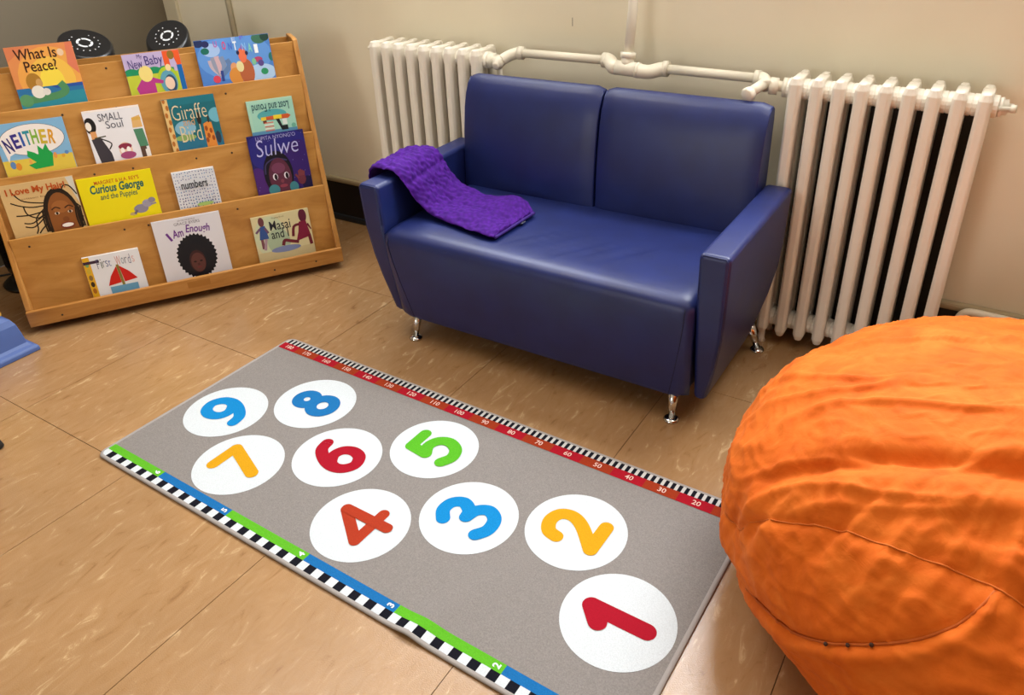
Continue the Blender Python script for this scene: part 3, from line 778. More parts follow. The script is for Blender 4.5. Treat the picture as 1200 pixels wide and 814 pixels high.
def a_blue(p, b):
    p.rect(0, 0, 1, 1, '4d7fc8'); p.ell(.5, Y(b, .55), .5, .42, '5f93d6'); p.ell(.82, Y(b, .1), .2, .16, 'a9c8ea'); p.ell(.2, Y(b, .75), .12, .12, '9fbce6')
    p.ell(.05, Y(b, .93), .07, .07, '22305a'); p.ell(.14, Y(b, .90), .05, .06, '2a2f5e'); p.ell(.12, Y(b, .74), .055, .06, '1f6a5c')
    p.ell(.86, Y(b, .92), .1, .10, '3f6f5a'); p.ell(.94, Y(b, .94), .06, .08, '24433a'); p.ell(.99, Y(b, .45), .04, .08, '2c6f68'); p.ell(.86, Y(b, .12), .05, .06, '2f8f62')
    for i, (x, y) in enumerate(((.16, .52), (.20, .58), (.25, .60), (.31, .58), (.38, .50))):
        p.line([(.28, Y(b, .14)), (x + .02, Y(b, .34)), (x, Y(b, y))], .09, ('b9a9b4', '8d93a8', 'c9a8b0', '7d8fb0', '5f7ca8')[i])
    p.line([(.28, Y(b, 0)), (.285, Y(b, .25))], .05, '2b3f86'); p.ell(.20, Y(b, .06), .05, .07, 'd0455a')
    p.ell(.46, Y(b, .28), .05, .10, 'd79a6a'); p.ell(.47, Y(b, .08), .10, .16, 'd08a3e'); p.ell(.62, Y(b, .16), .10, .24, 'b0603e'); p.ell(.60, Y(b, .56), .055, .14, 'e0714e'); p.ell(.54, Y(b, .30), .05, .1, 'dcd29a')
    p.ell(.545, Y(b, .63), .02, .04, '2a2a4a'); p.ell(.66, Y(b, .60), .02, .04, '2a2a4a'); p.face([(.58, Y(b, .7)), (.64, Y(b, .7)), (.62, Y(b, .84))], '8a62b8')
    p.ell(.80, Y(b, .42), .06, .05, 'b0446a'); p.ell(.83, Y(b, .33), .04, .06, '5a4a8a'); p.ell(.74, Y(b, .38), .03, .06, '7fbf9a')
    for t, x, y, c, s in (('O', .38, .83, 'd04f86', .15), ('N', .46, .80, '4a6fd0', .13), ('T', .525, .80, 'e6eef4', .16), ('N', .64, .76, '86b8e8', .13), ('A', .72, .72, '86d0b8', .16), ('I', .80, .68, 'eef2f6', .16), ('E', .52, .95, 'a9c4ee', .08), ('F', .63, .97, '6a6fd0', .07), ('U', .27, .88, 'b06ab8', .11)):
        p.text(t, x, Y(b, y), .05, s, c, .03)
def a_neither(p, b):
    p.rect(0, 0, 1, 1, '7fb0d4'); p.rect(0, 0, 1, Y(b, .26), 'dcc04a')
    p.ell(.50, Y(b, .63), .46, .25, '4a4a52', 30); p.ell(.50, Y(b, .63), .452, .244, 'ece4e0', 30); p.face([(.06, Y(b, .58)), (.28, Y(b, .44)), (.13, Y(b, .35)), (.09, Y(b, .22))], 'ece4e0')
    for t, x, y, c, r in (('N', .15, .56, '2d2470', 14), ('E', .27, .63, '3a2f84', 8), ('I', .36, .66, '2f55a8', 4), ('T', .44, .67, '2f8a9c', 2), ('H', .54, .68, '7fae3a', 0), ('E', .66, .66, 'c9ae34', -4), ('R', .78, .64, 'd99a2a', -8)):
        p.text(t, x, Y(b, y), .035 if t == 'I' else .095, .23, c, .03, r)
    p.face([(.42, Y(b, .02)), (.34, Y(b, .12)), (.46, Y(b, .16)), (.36, Y(b, .30)), (.38, Y(b, .42)), (.47, Y(b, .36)), (.52, Y(b, .30)), (.54, Y(b, .50)), (.60, Y(b, .40)), (.66, Y(b, .52)), (.68, Y(b, .38)), (.72, Y(b, .30)), (.68, Y(b, .04))], '1f9f4a')
    p.ell(.13, Y(b, .16), .04, .06, '5c84b8'); p.ell(.20, Y(b, .12), .04, .06, 'd98a2e'); p.ell(.38, Y(b, .18), .02, .04, 'e0a050'); p.ell(.75, Y(b, .25), .025, .05, 'e0944a'); p.ell(.86, Y(b, .22), .025, .03, 'd9a23a'); p.ell(.92, Y(b, .28), .03, .03, '5a86c0')
def a_soul(p, b):
    p.rect(0, 0, 1, 1, 'e4e2e6'); p.rect(0, Y(b, .97), 1, 1, 'f0e4da')
    p.ell(.08, Y(b, .70), .10, .13, '1c1a1c'); p.ell(.05, Y(b, .69), .05, .07, 'efe6dc'); p.face([(.05, Y(b, .58)), (.15, Y(b, .58)), (.15, Y(b, .42)), (.05, Y(b, .42))], 'd99a62')
    p.face([(.04, Y(b, .42)), (.2, Y(b, .45)), (.32, Y(b, .10)), (.34, 0), (.12, 0)], '3c3840'); p.line([(.2, Y(b, .42)), (.36, Y(b, .30)), (.30, Y(b, .18))], .02, '2a2628'); p.line([(.1, Y(b, .44)), (.3, Y(b, .46))], .02, '4a4a34')
    p.face([(.82, Y(b, .76)), (.97, Y(b, .80)), (.98, Y(b, .55)), (.80, Y(b, .55))], 'ddb070'); p.rect(.82, Y(b, .70), .98, Y(b, .76), 'd6a850'); p.face([(.80, Y(b, .52)), (.97, Y(b, .52)), (1, Y(b, .14)), (.84, Y(b, .14))], '4f8466'); p.rect(.84, 0, .95, Y(b, .15), '5a4238'); p.rect(.92, 0, 1, Y(b, .08), 'e8e4e0')
    p.ell(.58, Y(b, .12), .12, .13, 'e8c8b4'); p.ell(.58, Y(b, .20), .12, .05, '8c3048'); p.ell(.52, Y(b, .12), .035, .045, 'f0ece8'); p.ell(.63, Y(b, .13), .035, .045, 'f0ece8'); p.ell(.60, Y(b, .01), .14, .06, 'a04a78')
    p.text('SMALL', .46, Y(b, .84), .42, .12, '4a4a58', .0); p.text('Soul', .50, Y(b, .68), .30, .12, '5a5a68', .0)
def a_giraffe(p, b):
    p.rect(0, 0, 1, 1, '1c6672'); p.rect(0, Y(b, .86), 1, 1, '1f707e'); p.ell(.33, Y(b, .36), .2, .12, '7fb0c8'); p.ell(.96, Y(b, .56), .14, .12, '6aaec0'); p.rect(0, 0, 1, Y(b, .14), '2a6f8c'); p.ell(.3, Y(b, .16), .2, .05, '8aa860')
    p.rect(0, 0, .11, 1, 'dcb878')
    for k in range(9): p.ell(.04 + .04 * (k % 2), .06 + k * .115, .03, .045, 'b06a2e', 8)
    p.face([(.66, 0), (.68, Y(b, .40)), (.76, Y(b, .44)), (.84, Y(b, .42)), (.88, 0)], 'd9883a'); 
    for x, y in ((.72, .3), (.8, .24), (.74, .14), (.82, .08), (.7, .05)): p.ell(x, Y(b, y), .03, .045, '9a4a1c', 8)
    p.ell(.62, Y(b, .52), .04, .11, '2a2622'); p.line([(.79, Y(b, .42)), (.80, Y(b, .56))], .02, '3a2a1c'); p.ell(.92, Y(b, .08), .05, .10, '2e3a4a')
    p.text('Giraffe', .47, Y(b, .70), .66, .24, 'd8c9a4', -.012); p.text('and', .42, Y(b, .49), .22, .12, 'c89a68', .0); p.text('Bird', .42, Y(b, .24), .40, .26, 'd8c9a4', -.012)
def a_found(p, b):
    p.rect(0, 0, 1, 1, 'a4cdb8'); p.rect(.06, 0, 1, .94, '9ccbb8'); p.ell(.5, Y(b, .52), .32, .12, '4fa0a4'); p.rect(0, 0, 1, Y(b, .06), '5a8fb0')
    p.face([(.25, Y(b, .38)), (.25, Y(b, .48)), (.84, Y(b, .50)), (.90, Y(b, .44)), (.84, Y(b, .36))], 'c85a30')
    p.rect(.25, Y(b, .38), .36, Y(b, .48), 'e2c63a'); p.rect(.52, Y(b, .38), .70, Y(b, .50), 'e6cc34')
    p.rect(.28, Y(b, .28), .36, Y(b, .37), '5a3626')
    for k in range(5): p.rect(.30, Y(b, .04 + .06 * k), .50, Y(b, .07 + .06 * k), ('d85a4a', 'e8e0d4')[k % 2])
    p.face([(.56, Y(b, .38)), (.64, Y(b, .38)), (.68, Y(b, .16)), (.80, Y(b, .16)), (.80, Y(b, .02)), (.66, Y(b, .02))], '1e2226'); p.rect(.70, Y(b, .18), .80, Y(b, .36), 'd6dcd8'); p.ell(.93, Y(b, .12), .05, .05, '6fae98')
    p.text('Lost and Found', .5, Y(b, .76), .80, .17, '1c4a54', .01, 180)
def a_hair(p, b):
    p.rect(0, 0, 1, 1, 'd0ae78'); p.face([(.90, 1), (1, 1), (1, .55), (.96, .7)], 'cfcabc')
    hc = '241a12'
    for pts in (((.62, .55), (.40, .60), (.24, .68), (.15, .85)), ((.56, .52), (.36, .52), (.2, .58), (.09, .66)), ((.52, .42), (.3, .38), (.11, .40)), ((.50, .36), (.3, .22), (.18, .24)), ((.48, .30), (.3, .14), (.18, .17)),
                ((.24, .56), (.26, .40), (.38, .30), (.46, .34)), ((.5, .46), (.36, .30), (.34, .10), (.30, 0)), ((.48, .16), (.40, .08), (.34, 0)), ((.80, .75), (.84, .84), (.92, .82), (.99, .64)), ((.92, .5), (.97, .42), (.995, .38)), ((.92, .36), (.96, .24), (.99, .18))):
        p.line([(x, Y(b, y)) for x, y in pts], .02, hc)
    p.ell(.72, Y(b, .24), .25, .48, hc, 28); p.ell(.725, Y(b, .17), .205, .46, '8a5226', 28); p.ell(.53, Y(b, .20), .04, .11, '8a5226')
    p.ell(.72, Y(b, .45), .12, .10, '9c6030')
    for x in (.65, .83): p.ell(x, Y(b, .33), .034, .022, 'd8c4b0'); p.ell(x, Y(b, .33), .018, .022, '2a160e'); p.line([(x - .06, Y(b, .41)), (x, Y(b, .45)), (x + .06, Y(b, .41))], .02, '3a2010')
    p.ell(.745, Y(b, .19), .045, .045, '7a4420'); p.ell(.745, Y(b, .07), .10, .055, '7a3424'); p.ell(.745, Y(b, .075), .08, .032, 'ece4dc')
    for x, s in ((.495, 1), (.945, 1)):
        for k in range(4): p.line([(x - .03 + k * .022, Y(b, .40)), (x - .05 + k * .026, Y(b, .2)), (x - .04 + k * .024, Y(b, 0))], .022, hc)
    p.text('I Love My Hair!', .47, Y(b, .845), .80, .14, 'b8501c', .025, 0, 0, .0)
    p.text('written by', .40, Y(b, .70), .36, .035, '8a6a42', 0); 
def a_yellow(p, b):
    p.rect(0, 0, 1, 1, 'e8d612')
    p.text("MARGRET & H.A. REY'S", .52, Y(b, .87), .60, .07, 'b8421c', .01)
    p.text('Curious George', .50, Y(b, .70), .72, .20, '14605a', .03, 0, .12); p.text('and the Puppies', .50, Y(b, .52), .50, .13, '1f5a4e', .01, 0, .12)
    p.ell(.74, Y(b, .14), .10, .08, '8a8494'); p.ell(.84, Y(b, .24), .07, .07, '9a94a2'); p.ell(.91, Y(b, .30), .05, .05, '8a8490'); p.ell(.62, Y(b, .05), .05, .03, 'b8a06a'); p.line([(.68, Y(b, .12)), (.64, Y(b, .04))], .04, '6a6474'); p.line([(.88, Y(b, .2)), (.96, Y(b, .22))], .03, '8a8494')
def a_numbers(p, b):
    p.rect(0, 0, 1, 1, 'd9dadf'); r = random.Random(5)
    for i in range(15):
        for j in range(15):
            y = .04 + j * .066; x = .05 + i * .064 + r.uniform(-.012, .012); y += r.uniform(-.012, .012)
            if .12 < x < .86 and Y(b, .52) < y < Y(b, .70): continue
            t = 1 - j / 14
            p.ell(x, y, .012 + .008 * t * r.random(), .014 + .010 * t * r.random(), r.choice(('4a5a8c', '6a76a4', '3a4a7a', '8a94b8', '5a8ab8', '7a6a9a') if t < .6 else ('2a3566', '3a4a86', '4a3a72', '2f6fa0', '3a2f5a')), 7)
    p.ell(.62, Y(b, .02), .2, .04, '9ab86a')
    p.text('numbers', .47, Y(b, .62), .62, .17, '26262a', .015)
def a_night(p, b):
    p.rect(0, 0, 1, 1, '231f5e'); p.ell(.5, Y(b, .72), .55, .34, '28267a'); p.ell(.85, Y(b, .4), .3, .36, '37206a'); p.ell(.06, Y(b, .12), .2, .26, '4a2470'); p.rect(.82, 0, 1, Y(b, .16), '1c1640')
    r = random.Random(2)
    for _ in range(34): p.ell(r.random(), Y(b, r.random()), .005, .005, '8f8ad0', 6)
    p.ell(.43, Y(b, .28), .26, .34, '14101e', 28); p.line([(.2, Y(b, .30)), (.24, Y(b, .48)), (.42, Y(b, .56)), (.62, Y(b, .50))], .02, '3c3560')
    p.ell(.45, Y(b, .22), .20, .28, '5a2a3e', 26); p.ell(.44, Y(b, .38), .12, .08, '713a56')
    for x in (.36, .56): p.ell(x, Y(b, .23), .045, .05, 'e6e0ea'); p.ell(x + .008, Y(b, .225), .028, .045, '1a0e18')
    p.ell(.47, Y(b, .14), .03, .03, '7a3a4a'); p.ell(.48, Y(b, .05), .07, .025, '8a3a4c'); p.ell(.3, Y(b, .0), .1, .08, '3f7f8a'); p.ell(.66, Y(b, 0), .08, .08, '3f7f8a')
    p.ell(.82, Y(b, .13), .075, .09, '6a3040')
    for k in range(4): p.line([(.79 + .025 * k, Y(b, .18)), (.79 + .03 * k, Y(b, .30 - .02 * abs(k - 1)))], .028, '7a3a44')
    p.line([(.77, Y(b, .14)), (.72, Y(b, .22))], .028, '7a3a44')
    p.text("LUPITA NYONG'O", .50, Y(b, .945), .70, .055, 'a8a4d4', .0)
    p.text('Sulwe', .50, Y(b, .77), .74, .24, 'b6b4e6', -.01, 0, .12)
def a_words(p, b):
    p.rect(0, 0, 1, 1, 'e2e2e6'); p.rect(0, 0, .12, 1, 'dca822')
    for k, c in enumerate(('7aa86a', 'c8a83a', '8a6a3a', '3a2a1a', 'a8641e')): p.ell(.06, Y(b, .80 - .19 * k), .035, .06, c, 10)
    p.rect(0, Y(b, .80), .28, Y(b, .88), '3a2438')
    for t, x, c in (('F', .25, '4a4a6a'), ('i', .305, '5a6a5a'), ('r', .35, '5a5a5a'), ('s', .40, '4a5a8a'), ('t', .45, '5a6aa0'), ('W', .60, 'c86a52'), ('o', .68, '6a7a8a'), ('r', .74, '5a5a6a'), ('d', .80, '6a6a8a'), ('s', .87, 'dca8a0')):
        p.text(t, x, Y(b, .76 if t.isupper() or t in 'id' else .735), .02 if t == 'i' else (.09 if t == 'W' else .045), .20 if t.isupper() or t in 'id' else .13, c, -.01)
    p.face([(.54, Y(b, .62)), (.56, Y(b, .14)), (.32, Y(b, .10)), (.40, Y(b, .36))], 'c8201a'); p.face([(.59, Y(b, .62)), (.62, Y(b, .14)), (.86, Y(b, .18)), (.74, Y(b, .42))], 'c8201a')
    p.line([(.565, Y(b, .66)), (.59, Y(b, .04))], .05, '8a7a3a'); p.rect(.34, 0, .84, Y(b, .06), '6aa0c0')
def a_enough(p, b):
    p.rect(0, 0, 1, 1, 'd9d6dc')
    p.ell(.53, Y(b, .27), .29, .33, '14141c', 64, .045); p.ell(.53, Y(b, .27), .26, .30, '15151d', 40)
    p.ell(.52, Y(b, .17), .12, .17, '3a1e1e', 24); p.ell(.525, Y(b, .15), .105, .145, '5a3430', 24)
    for x in (.48, .57): p.ell(x, Y(b, .17), .022, .013, '1c0e0e')
    p.ell(.525, Y(b, .115), .02, .018, '4a2622'); p.ell(.525, Y(b, .06), .04, .014, '6a2e2e')
    p.text('NEW YORK TIMES BESTSELLER', .5, Y(b, .95), .26, .022, '8a868c', 0); p.text('GRACE BYERS', .5, Y(b, .895), .38, .04, '6a6670', 0)
    p.text('I', .20, Y(b, .69), .035, .13, '6a2f86', .0, 25); p.text('Am', .335, Y(b, .735), .16, .12, '6a2f86', .02, 6, .1); p.text('Enough', .635, Y(b, .75), .35, .15, '6a2f86', .02, -6, .1)
def a_runner(p, b):
    p.rect(0, 0, 1, 1, 'd3c79a'); p.ell(.28, Y(b, .45), .28, .4, 'c6cca8'); p.ell(.4, Y(b, .3), .2, .25, 'a6b89a'); p.rect(0, 0, 1, Y(b, .08), 'c9b98c'); p.ell(.5, Y(b, .09), .26, .06, '7a86b0')
    p.ell(.16, Y(b, .86), .05, .09, '6a3a3e'); p.face([(.12, Y(b, .74)), (.21, Y(b, .76)), (.24, Y(b, .42)), (.08, Y(b, .42))], '33508c'); p.line([(.20, Y(b, .7)), (.25, Y(b, .56))], .04, '6a4a6a'); p.line([(.12, Y(b, .7)), (.04, Y(b, .60))], .04, '6a4a6a'); p.line([(.12, Y(b, .42)), (.12, Y(b, .18))], .05, '7a4a52'); p.line([(.19, Y(b, .42)), (.14, Y(b, .14))], .05, 'a88a96')
    p.ell(.88, Y(b, .84), .07, .13, '5a1a32'); p.face([(.80, Y(b, .70)), (.92, Y(b, .72)), (.97, Y(b, .30)), (.70, Y(b, .22)), (.76, Y(b, .45))], '7c1c3a'); p.line([(.80, Y(b, .64)), (.70, Y(b, .60)), (.66, Y(b, .36))], .05, '6a2030'); p.line([(.74, Y(b, .20)), (.60, Y(b, .26)), (.50, Y(b, .30)), (.46, Y(b, .18))], .06, '6a2030'); p.line([(.94, Y(b, .34)), (.955, Y(b, .08))], .06, '6a2030'); p.line([(.94, Y(b, .62)), (1.0, Y(b, .46))], .04, '6a2030')
    p.text('Masai', .47, Y(b, .72), .36, .18, '2a2c34', .006); p.text('and I', .44, Y(b, .50), .30, .17, '2a2c34', .006); p.text('Virginia Kroll', .45, Y(b, .91), .22, .04, '8a7a5a', 0)

book(0, -1.058, -.833, .089, -.120, 'd98a52', 'orange sunset picture book with green boat, top tier at the left', a_peace)
book(0, -.677, -.468, .020, -.120, 'b9a9cf', 'lavender picture book of a child in magenta, middle of top tier', a_baby)
book(0, -.406, -.115, .043, -.120, '4d7fc8', 'bright blue picture book, largest on the top tier', a_blue, .014)
book(1, -1.172, -.934, -.040, -.222, '7fb0d4', 'sky blue picture book with a big speech bubble and green creature', a_neither)
book(1, -.865, -.662, -.033, -.219, 'e4e2e6', 'white picture book with figures at both sides, on second tier', a_soul)
book(1, -.578, -.379, -.028, -.214, '1c6672', 'dark teal picture book with a spotted giraffe border', a_giraffe)
book(1, -.262, -.074, -.078, -.212, 'a4cdb8', 'pale mint picture book placed upside down behind the purple book', a_found)
book(2, -1.21, -.957, -.025, -.224, 'd0ae78', 'tan picture book of smiling child with braided hair', a_hair)
book(2, -.950, -.680, -.045, -.220, 'e8d612', 'bright yellow picture book with green lettering on third tier', a_yellow, .012)
book(2, -.609, -.445, -.076, -.221, 'd9dadf', 'small white board book covered in blue speckles', a_numbers, .016)
book(2, -.293, -.060, .019, -.215, '231f5e', 'dark purple picture book with pale script title', a_night, .012)
book(3, -1.010, -.803, -.116, -.263, 'e2e2e6', 'white board book with a red sailboat and yellow spine strip', a_words, .014)
book(3, -.730, -.466, -.026, -.260, 'd9d6dc', 'white picture book with a large black afro portrait', a_enough)
book(3, -.350, -.107, -.083, -.258, 'd3c79a', 'pale tan picture book with two running girls', a_runner)

# ================================================================== TOWER FANS behind the shelf
def tower_fan(x, y, h, tilt_dir, tilt, label, r=.10):
    t = thing('tower_fan', label, 'fan', Matrix.Translation((x, y, 0)), 'black tower fans behind the bookshelf')
    bm = B(); lathe(bm, [(r * 1.35, 0), (r * 1.38, .012), (r * 1.2, .025), (r * .5, .04), (r * .5, .06)], (x, y, 0), n=32); obj('base', fixn(bm), BLACKP, t)
    n = 40; bm = B(); rings = []
    dx, dy = math.cos(tilt_dir), math.sin(tilt_dir)
    def ring(rr_, z, k):
        out = []
        for i in range(n):
            a = 2 * PI * i / n; X, Yy = rr_ * math.cos(a), rr_ * math.sin(a)
            out.append((x + X, y + Yy, z - k * tilt * (X * dx + Yy * dy)))
        return out
    for rr_, z, k in ((r * .9, .055, 0), (r * .97, .08, 0), (r * .97, h - .10, 1), (r * 1.0, h - .095, 1), (r * 1.0, h - .06, 1)): rings.append(ring(rr_, z, k))
    loft(bm, rings); obj('body', fixn(bm), BLACKP, t)
    bm = B(); loft(bm, [ring(r * 1.0, h - .058, 1), ring(r * 1.02, h - .054, 1), ring(r * 1.03, h - .012, 1), ring(r * .99, h - .002, 1), ring(r * .93, h, 1)]); hd = obj('control_head', fixn(bm), mat('fan_head_black', '121419', .33, spec=.6), t, bevel=.004)
    WHT = mat('white_marking', 'd8dce0', .4)
    bm = B(); m_ = 28
    def tp(a, rr_): X, Yy = rr_ * math.cos(a), rr_ * math.sin(a); return (x + X, y + Yy, h + .0008 - tilt * (X * dx + Yy * dy))
    for i in range(m_):
        a0, a1 = 2 * PI * i / m_, 2 * PI * (i + 1) / m_
        if i % 7 == 6: continue
        bm.faces.new([bm.verts.new(tp(a, q_)) for a, q_ in ((a0, r * .22), (a1, r * .22), (a1, r * .31), (a0, r * .31))])
    obj('control_ring', fixn(bm), WHT, hd, smooth=False)
    bm = B()
    for i in range(13):
        a = tilt_dir + math.radians(-150 + i * 24); c = [r * .55 * math.cos(a), r * .55 * math.sin(a)]
        vs = []
        for k in range(6):
            b_ = 2 * PI * k / 6; X, Yy = c[0] + .0028 * math.cos(b_), c[1] + .0028 * math.sin(b_); vs.append(bm.verts.new((x + X, y + Yy, h + .0008 - tilt * (X * dx + Yy * dy))))
        bm.faces.new(vs)
    obj('indicator_dots', fixn(bm), WHT, hd, smooth=False)
    bm = B()  # slatted grille
    for i in range(22):
        a = tilt_dir + math.radians(-70 + i * 140 / 21); X, Yy = r * .985 * math.cos(a), r * .985 * math.sin(a)
        tube(bm, [(x + X, y + Yy, .10), (x + X, y + Yy, h - .14)], .0025, 4)
    obj('grille', fixn(bm), mat('fan_grille', '1a1a1c', .4), t)
    return t
tower_fan(-3.270, 1.010, .974, -.20, .46, 'black tower fan behind the orange-covered book, top reflecting light')
tower_fan(-3.106, 1.285, .966, -.92, .62, 'black tower fan behind the lavender-covered book, top tilted left', .088)
tower_fan(-3.50, .60, .985, -.6, .25, 'black tower fan at the far left edge beyond the shelf', .095)
# power cord on the floor by the fans
cd = B(); tube(cd, [(v.x, v.y, v.z) for v in cr([(-3.62, .62, .006), (-3.72, .45, .006), (-3.62, .22, .006), (-3.74, .0, .006), (-3.76, -.2, .006)], 8)], .0045, 8)
tag(obj('power_cord', fixn(cd), RUBBER), 'black power cord on the floor behind the shelf', 'cord')

# ================================================================== PURPLE THROW
throw = thing('throw_blanket', 'purple quilted plush lap blanket draped over the sofa arm', 'blanket', Matrix.Translation((-1.55, 1.2, .45)))
# cross-sections from the arm's outer edge to the free end on the seat: (front edge point, back edge point)
sec = [((-1.840, 1.085, .545), (-1.850, 1.30, .555)), ((-1.838, 1.085, .600), (-1.850, 1.305, .606)), ((-1.815, 1.085, .628), (-1.832, 1.315, .632)), ((-1.76, 1.085, .634), (-1.79, 1.35, .638)), ((-1.71, 1.085, .626), (-1.735, 1.352, .634)),
       ((-1.680, 1.095, .585), (-1.700, 1.345, .600)), ((-1.655, 1.115, .525), (-1.665, 1.345, .555)), ((-1.615, 1.125, .482), (-1.62, 1.35, .515)), ((-1.545, 1.118, .468), (-1.555, 1.365, .486)), ((-1.45, 1.100, .468), (-1.495, 1.385, .478)), ((-1.39, 1.088, .470), (-1.43, 1.40, .480)), ((-1.325, 1.080, .466), (-1.36, 1.375, .472)), ((-1.312, 1.09, .464), (-1.305, 1.33, .466))]
fa = cr([a for a, b_ in sec], 8); fb = cr([b_ for a, b_ in sec], 8)
nu, nv = len(fa), 40
bm = B(); uvl = bm.loops.layers.uv.new('UVMap')
Ln = [0]
for i in range(1, nu): Ln.append(Ln[-1] + ((fa[i] + fb[i]) / 2 - (fa[i - 1] + fb[i - 1]) / 2).length)
grid = []
for i in range(nu):
    tdir = ((fa[min(i + 1, nu - 1)] + fb[min(i + 1, nu - 1)]) - (fa[max(i - 1, 0)] + fb[max(i - 1, 0)])).normalized()
    row = []
    for j in range(nv + 1):
        v = j / nv; p = fa[i].lerp(fb[i], v); nrm = tdir.cross((fb[i] - fa[i]).normalized())
        if nrm.z < 0 and i > 16: nrm.negate()
        if i <= 16 and nrm.x > 0 and nrm.z < .3: nrm.negate()
        if nrm.z < -.2: nrm.negate()
        l = Ln[i]
        # quilting seams across and lengthwise, cable ribs, soft folds
        seam = -.006 * math.exp(-((l - .135) / .007) ** 2) - .007 * math.exp(-((l - .245) / .008) ** 2) - .004 * math.exp(-((l - .40) / .008) ** 2) - .004 * math.exp(-((v - .5) / .02) ** 2)
        rib = .0055 * math.sin(l * 150 + 1.2 * math.sin(v * 26)) * math.sin(v * 50 + 1.8 * math.sin(l * 75))
        fold = .010 * noise.noise(Vector((l * 9, v * 3.2, 1.7))) + .008 * max(0, math.sin((l - .38) * 26 - v * 5)) * min(1, max(0, (l - .36) / .08)) * v
        pad = .010 * (1 - (2 * v - 1) ** 6)
        row.append((p + nrm * (.002 + pad + seam + rib + fold * (.35 + .65 * min(1, max(0, l - .05) * 8))), p - nrm * .0015, l, v))
    grid.append(row)
TV = [[bm.verts.new(c[0]) for c in r] for r in grid]; BV = [[bm.verts.new(c[1]) for c in r] for r in grid]
def fuv(vs, uvs):
    f = bm.faces.new(vs)
    for lp, q_ in zip(f.loops, uvs): lp[uvl].uv = q_
for i in range(nu - 1):
    for j in range(nv):
        u4 = [(grid[a][c][2] * 2.2, grid[a][c][3] * .6) for a, c in ((i, j), (i + 1, j), (i + 1, j + 1), (i, j + 1))]
        fuv((TV[i][j], TV[i + 1][j], TV[i + 1][j + 1], TV[i][j + 1]), u4); fuv((BV[i][j + 1], BV[i + 1][j + 1], BV[i + 1][j], BV[i][j]), u4)
    for j, s in ((0, 1), (nv, -1)): fuv((TV[i][j], BV[i][j], BV[i + 1][j], TV[i + 1][j]), [(0, 0)] * 4)
for j in range(nv):
    for i in (0, nu - 1): fuv((TV[i][j], TV[i][j + 1], BV[i][j + 1], BV[i][j]), [(0, 0)] * 4)
fixn(bm)
cl = obj('cloth', bm, PLUSH, throw, subsurf=1)
bm = B(); edge = [fa[-1].lerp(fb[-1], k / 20) + Vector((.002, 0, -.001)) for k in range(21)]
tube(bm, [tuple(p) for p in edge], .0055, 8); obj('hem', fixn(bm), mat('purple_hem', '341073', .8), throw)
bm = B(); q0 = fa[-1].lerp(fb[-1], .66); box(bm, -.006, .008, -.012, .012, -.0025, -.0012, Matrix.Translation(q0 + Vector((.004, 0, -.004)))); obj('care_tag', bm, mat('tag_grey', '5a5a66', .6), throw, smooth=False)

# ================================================================== BEAN BAG
BC = Vector((.262, .715, 0)); BR, BZ, BCZ = .612, .355, .268
bag = thing('bean_bag', 'large round orange suede bean bag on the floor beside the rug', 'bean bag', Matrix.Translation(BC))
seam_pts = [(-200, -.15), (-170, -.10), (-150, .03), (-146, .09), (-143.5, .23), (-140.4, .333), (-131.3, .503), (-125.3, .569), (-118.7, .607), (-108, .653), (-100, .667), (-90, .64), (-75, .58), (-50, .45), (-20, .25), (20, .1), (80, 0), (130, -.1), (160, -.15)]
flap_pts = [(-150, -.36), (-142, -.26), (-134.8, -.165), (-127, -.077), (-123.7, -.031), (-118.8, .089), (-110.4, .286), (-105.5, .402), (-102, .501), (-99.8, .586), (-98.6, .657)]
def seam_t(a, tab):
    for (a0, t0), (a1, t1) in zip(tab, tab[1:]):
        if a0 <= a <= a1: return lerp(t0, t1, (a - a0) / (a1 - a0))
    return None
def bag_pt(a, t, off=0.0, wr=True):
    """a = azimuth in degrees, t = height ratio -1..1"""
    ar = math.radians(a); rr_ = max(0.0, 1 - abs(t) ** 2.08) ** (1 / 2.08)
    d = Vector((math.cos(ar) * rr_, math.sin(ar) * rr_, t)); nrm = Vector((d.x / BR, d.y / BR, d.z / BZ)).normalized()
    disp = off
    if wr:
        q = Vector((d.x * 1.6, d.y * 1.6, d.z * 1.6))
        disp += .012 * noise.noise(q * 1.5 + Vector((3, 1, 2))) + .006 * noise.noise(q * 4) + .0035 * (1 - min(1, abs(noise.noise(q * 7 + Vector((2, 5, 1)))) * 5))
        # long lying folds on the top, running across
        e = noise.noise(Vector((d.x * 1.4 + 5, d.y * 7.5 + .9 * noise.noise(q * 2), 4.2)))
        disp += .010 * (1 - min(1, abs(e) * 4)) * max(0, t) ** .6
        # the deep crease below the crest
        yy = d.y + .42 - .10 * d.x
        disp -= .020 * math.exp(-(yy / .035) ** 2) * max(0, min(1, (t - .35) * 4)) 
        disp += .012 * math.exp(-((yy + .09) / .06) ** 2) * max(0, min(1, (t - .3) * 4))
        # gathers either side of the seam
        st = seam_t(((a + 200) % 360) - 200, seam_pts)
        if st is not None:
            ds = (t - st); g = math.exp(-(ds / .22) ** 2) if ds > 0 else math.exp(-(ds / .30) ** 2)
            pk = noise.noise(Vector((a * .16, ds * 2.0, 0))) + .6 * noise.noise(Vector((a * .42, ds * 2.5, 7)))
            disp += .013 * g * pk
            disp -= .007 * math.exp(-(ds / .03) ** 2)
        ft = seam_t(((a + 200) % 360) - 200, flap_pts)
        if ft is not None:
            ds = t - ft
            disp += .010 * math.exp(-((ds + .05) / .05) ** 2) - .008 * math.exp(-((ds - .025) / .022) ** 2)
    p = Vector((BC.x + BR * d.x, BC.y + BR * d.y, BCZ + BZ * d.z)) + nrm * disp
    if p.z < .003: p.z = .003 + (.003 - p.z) * .0
    return p
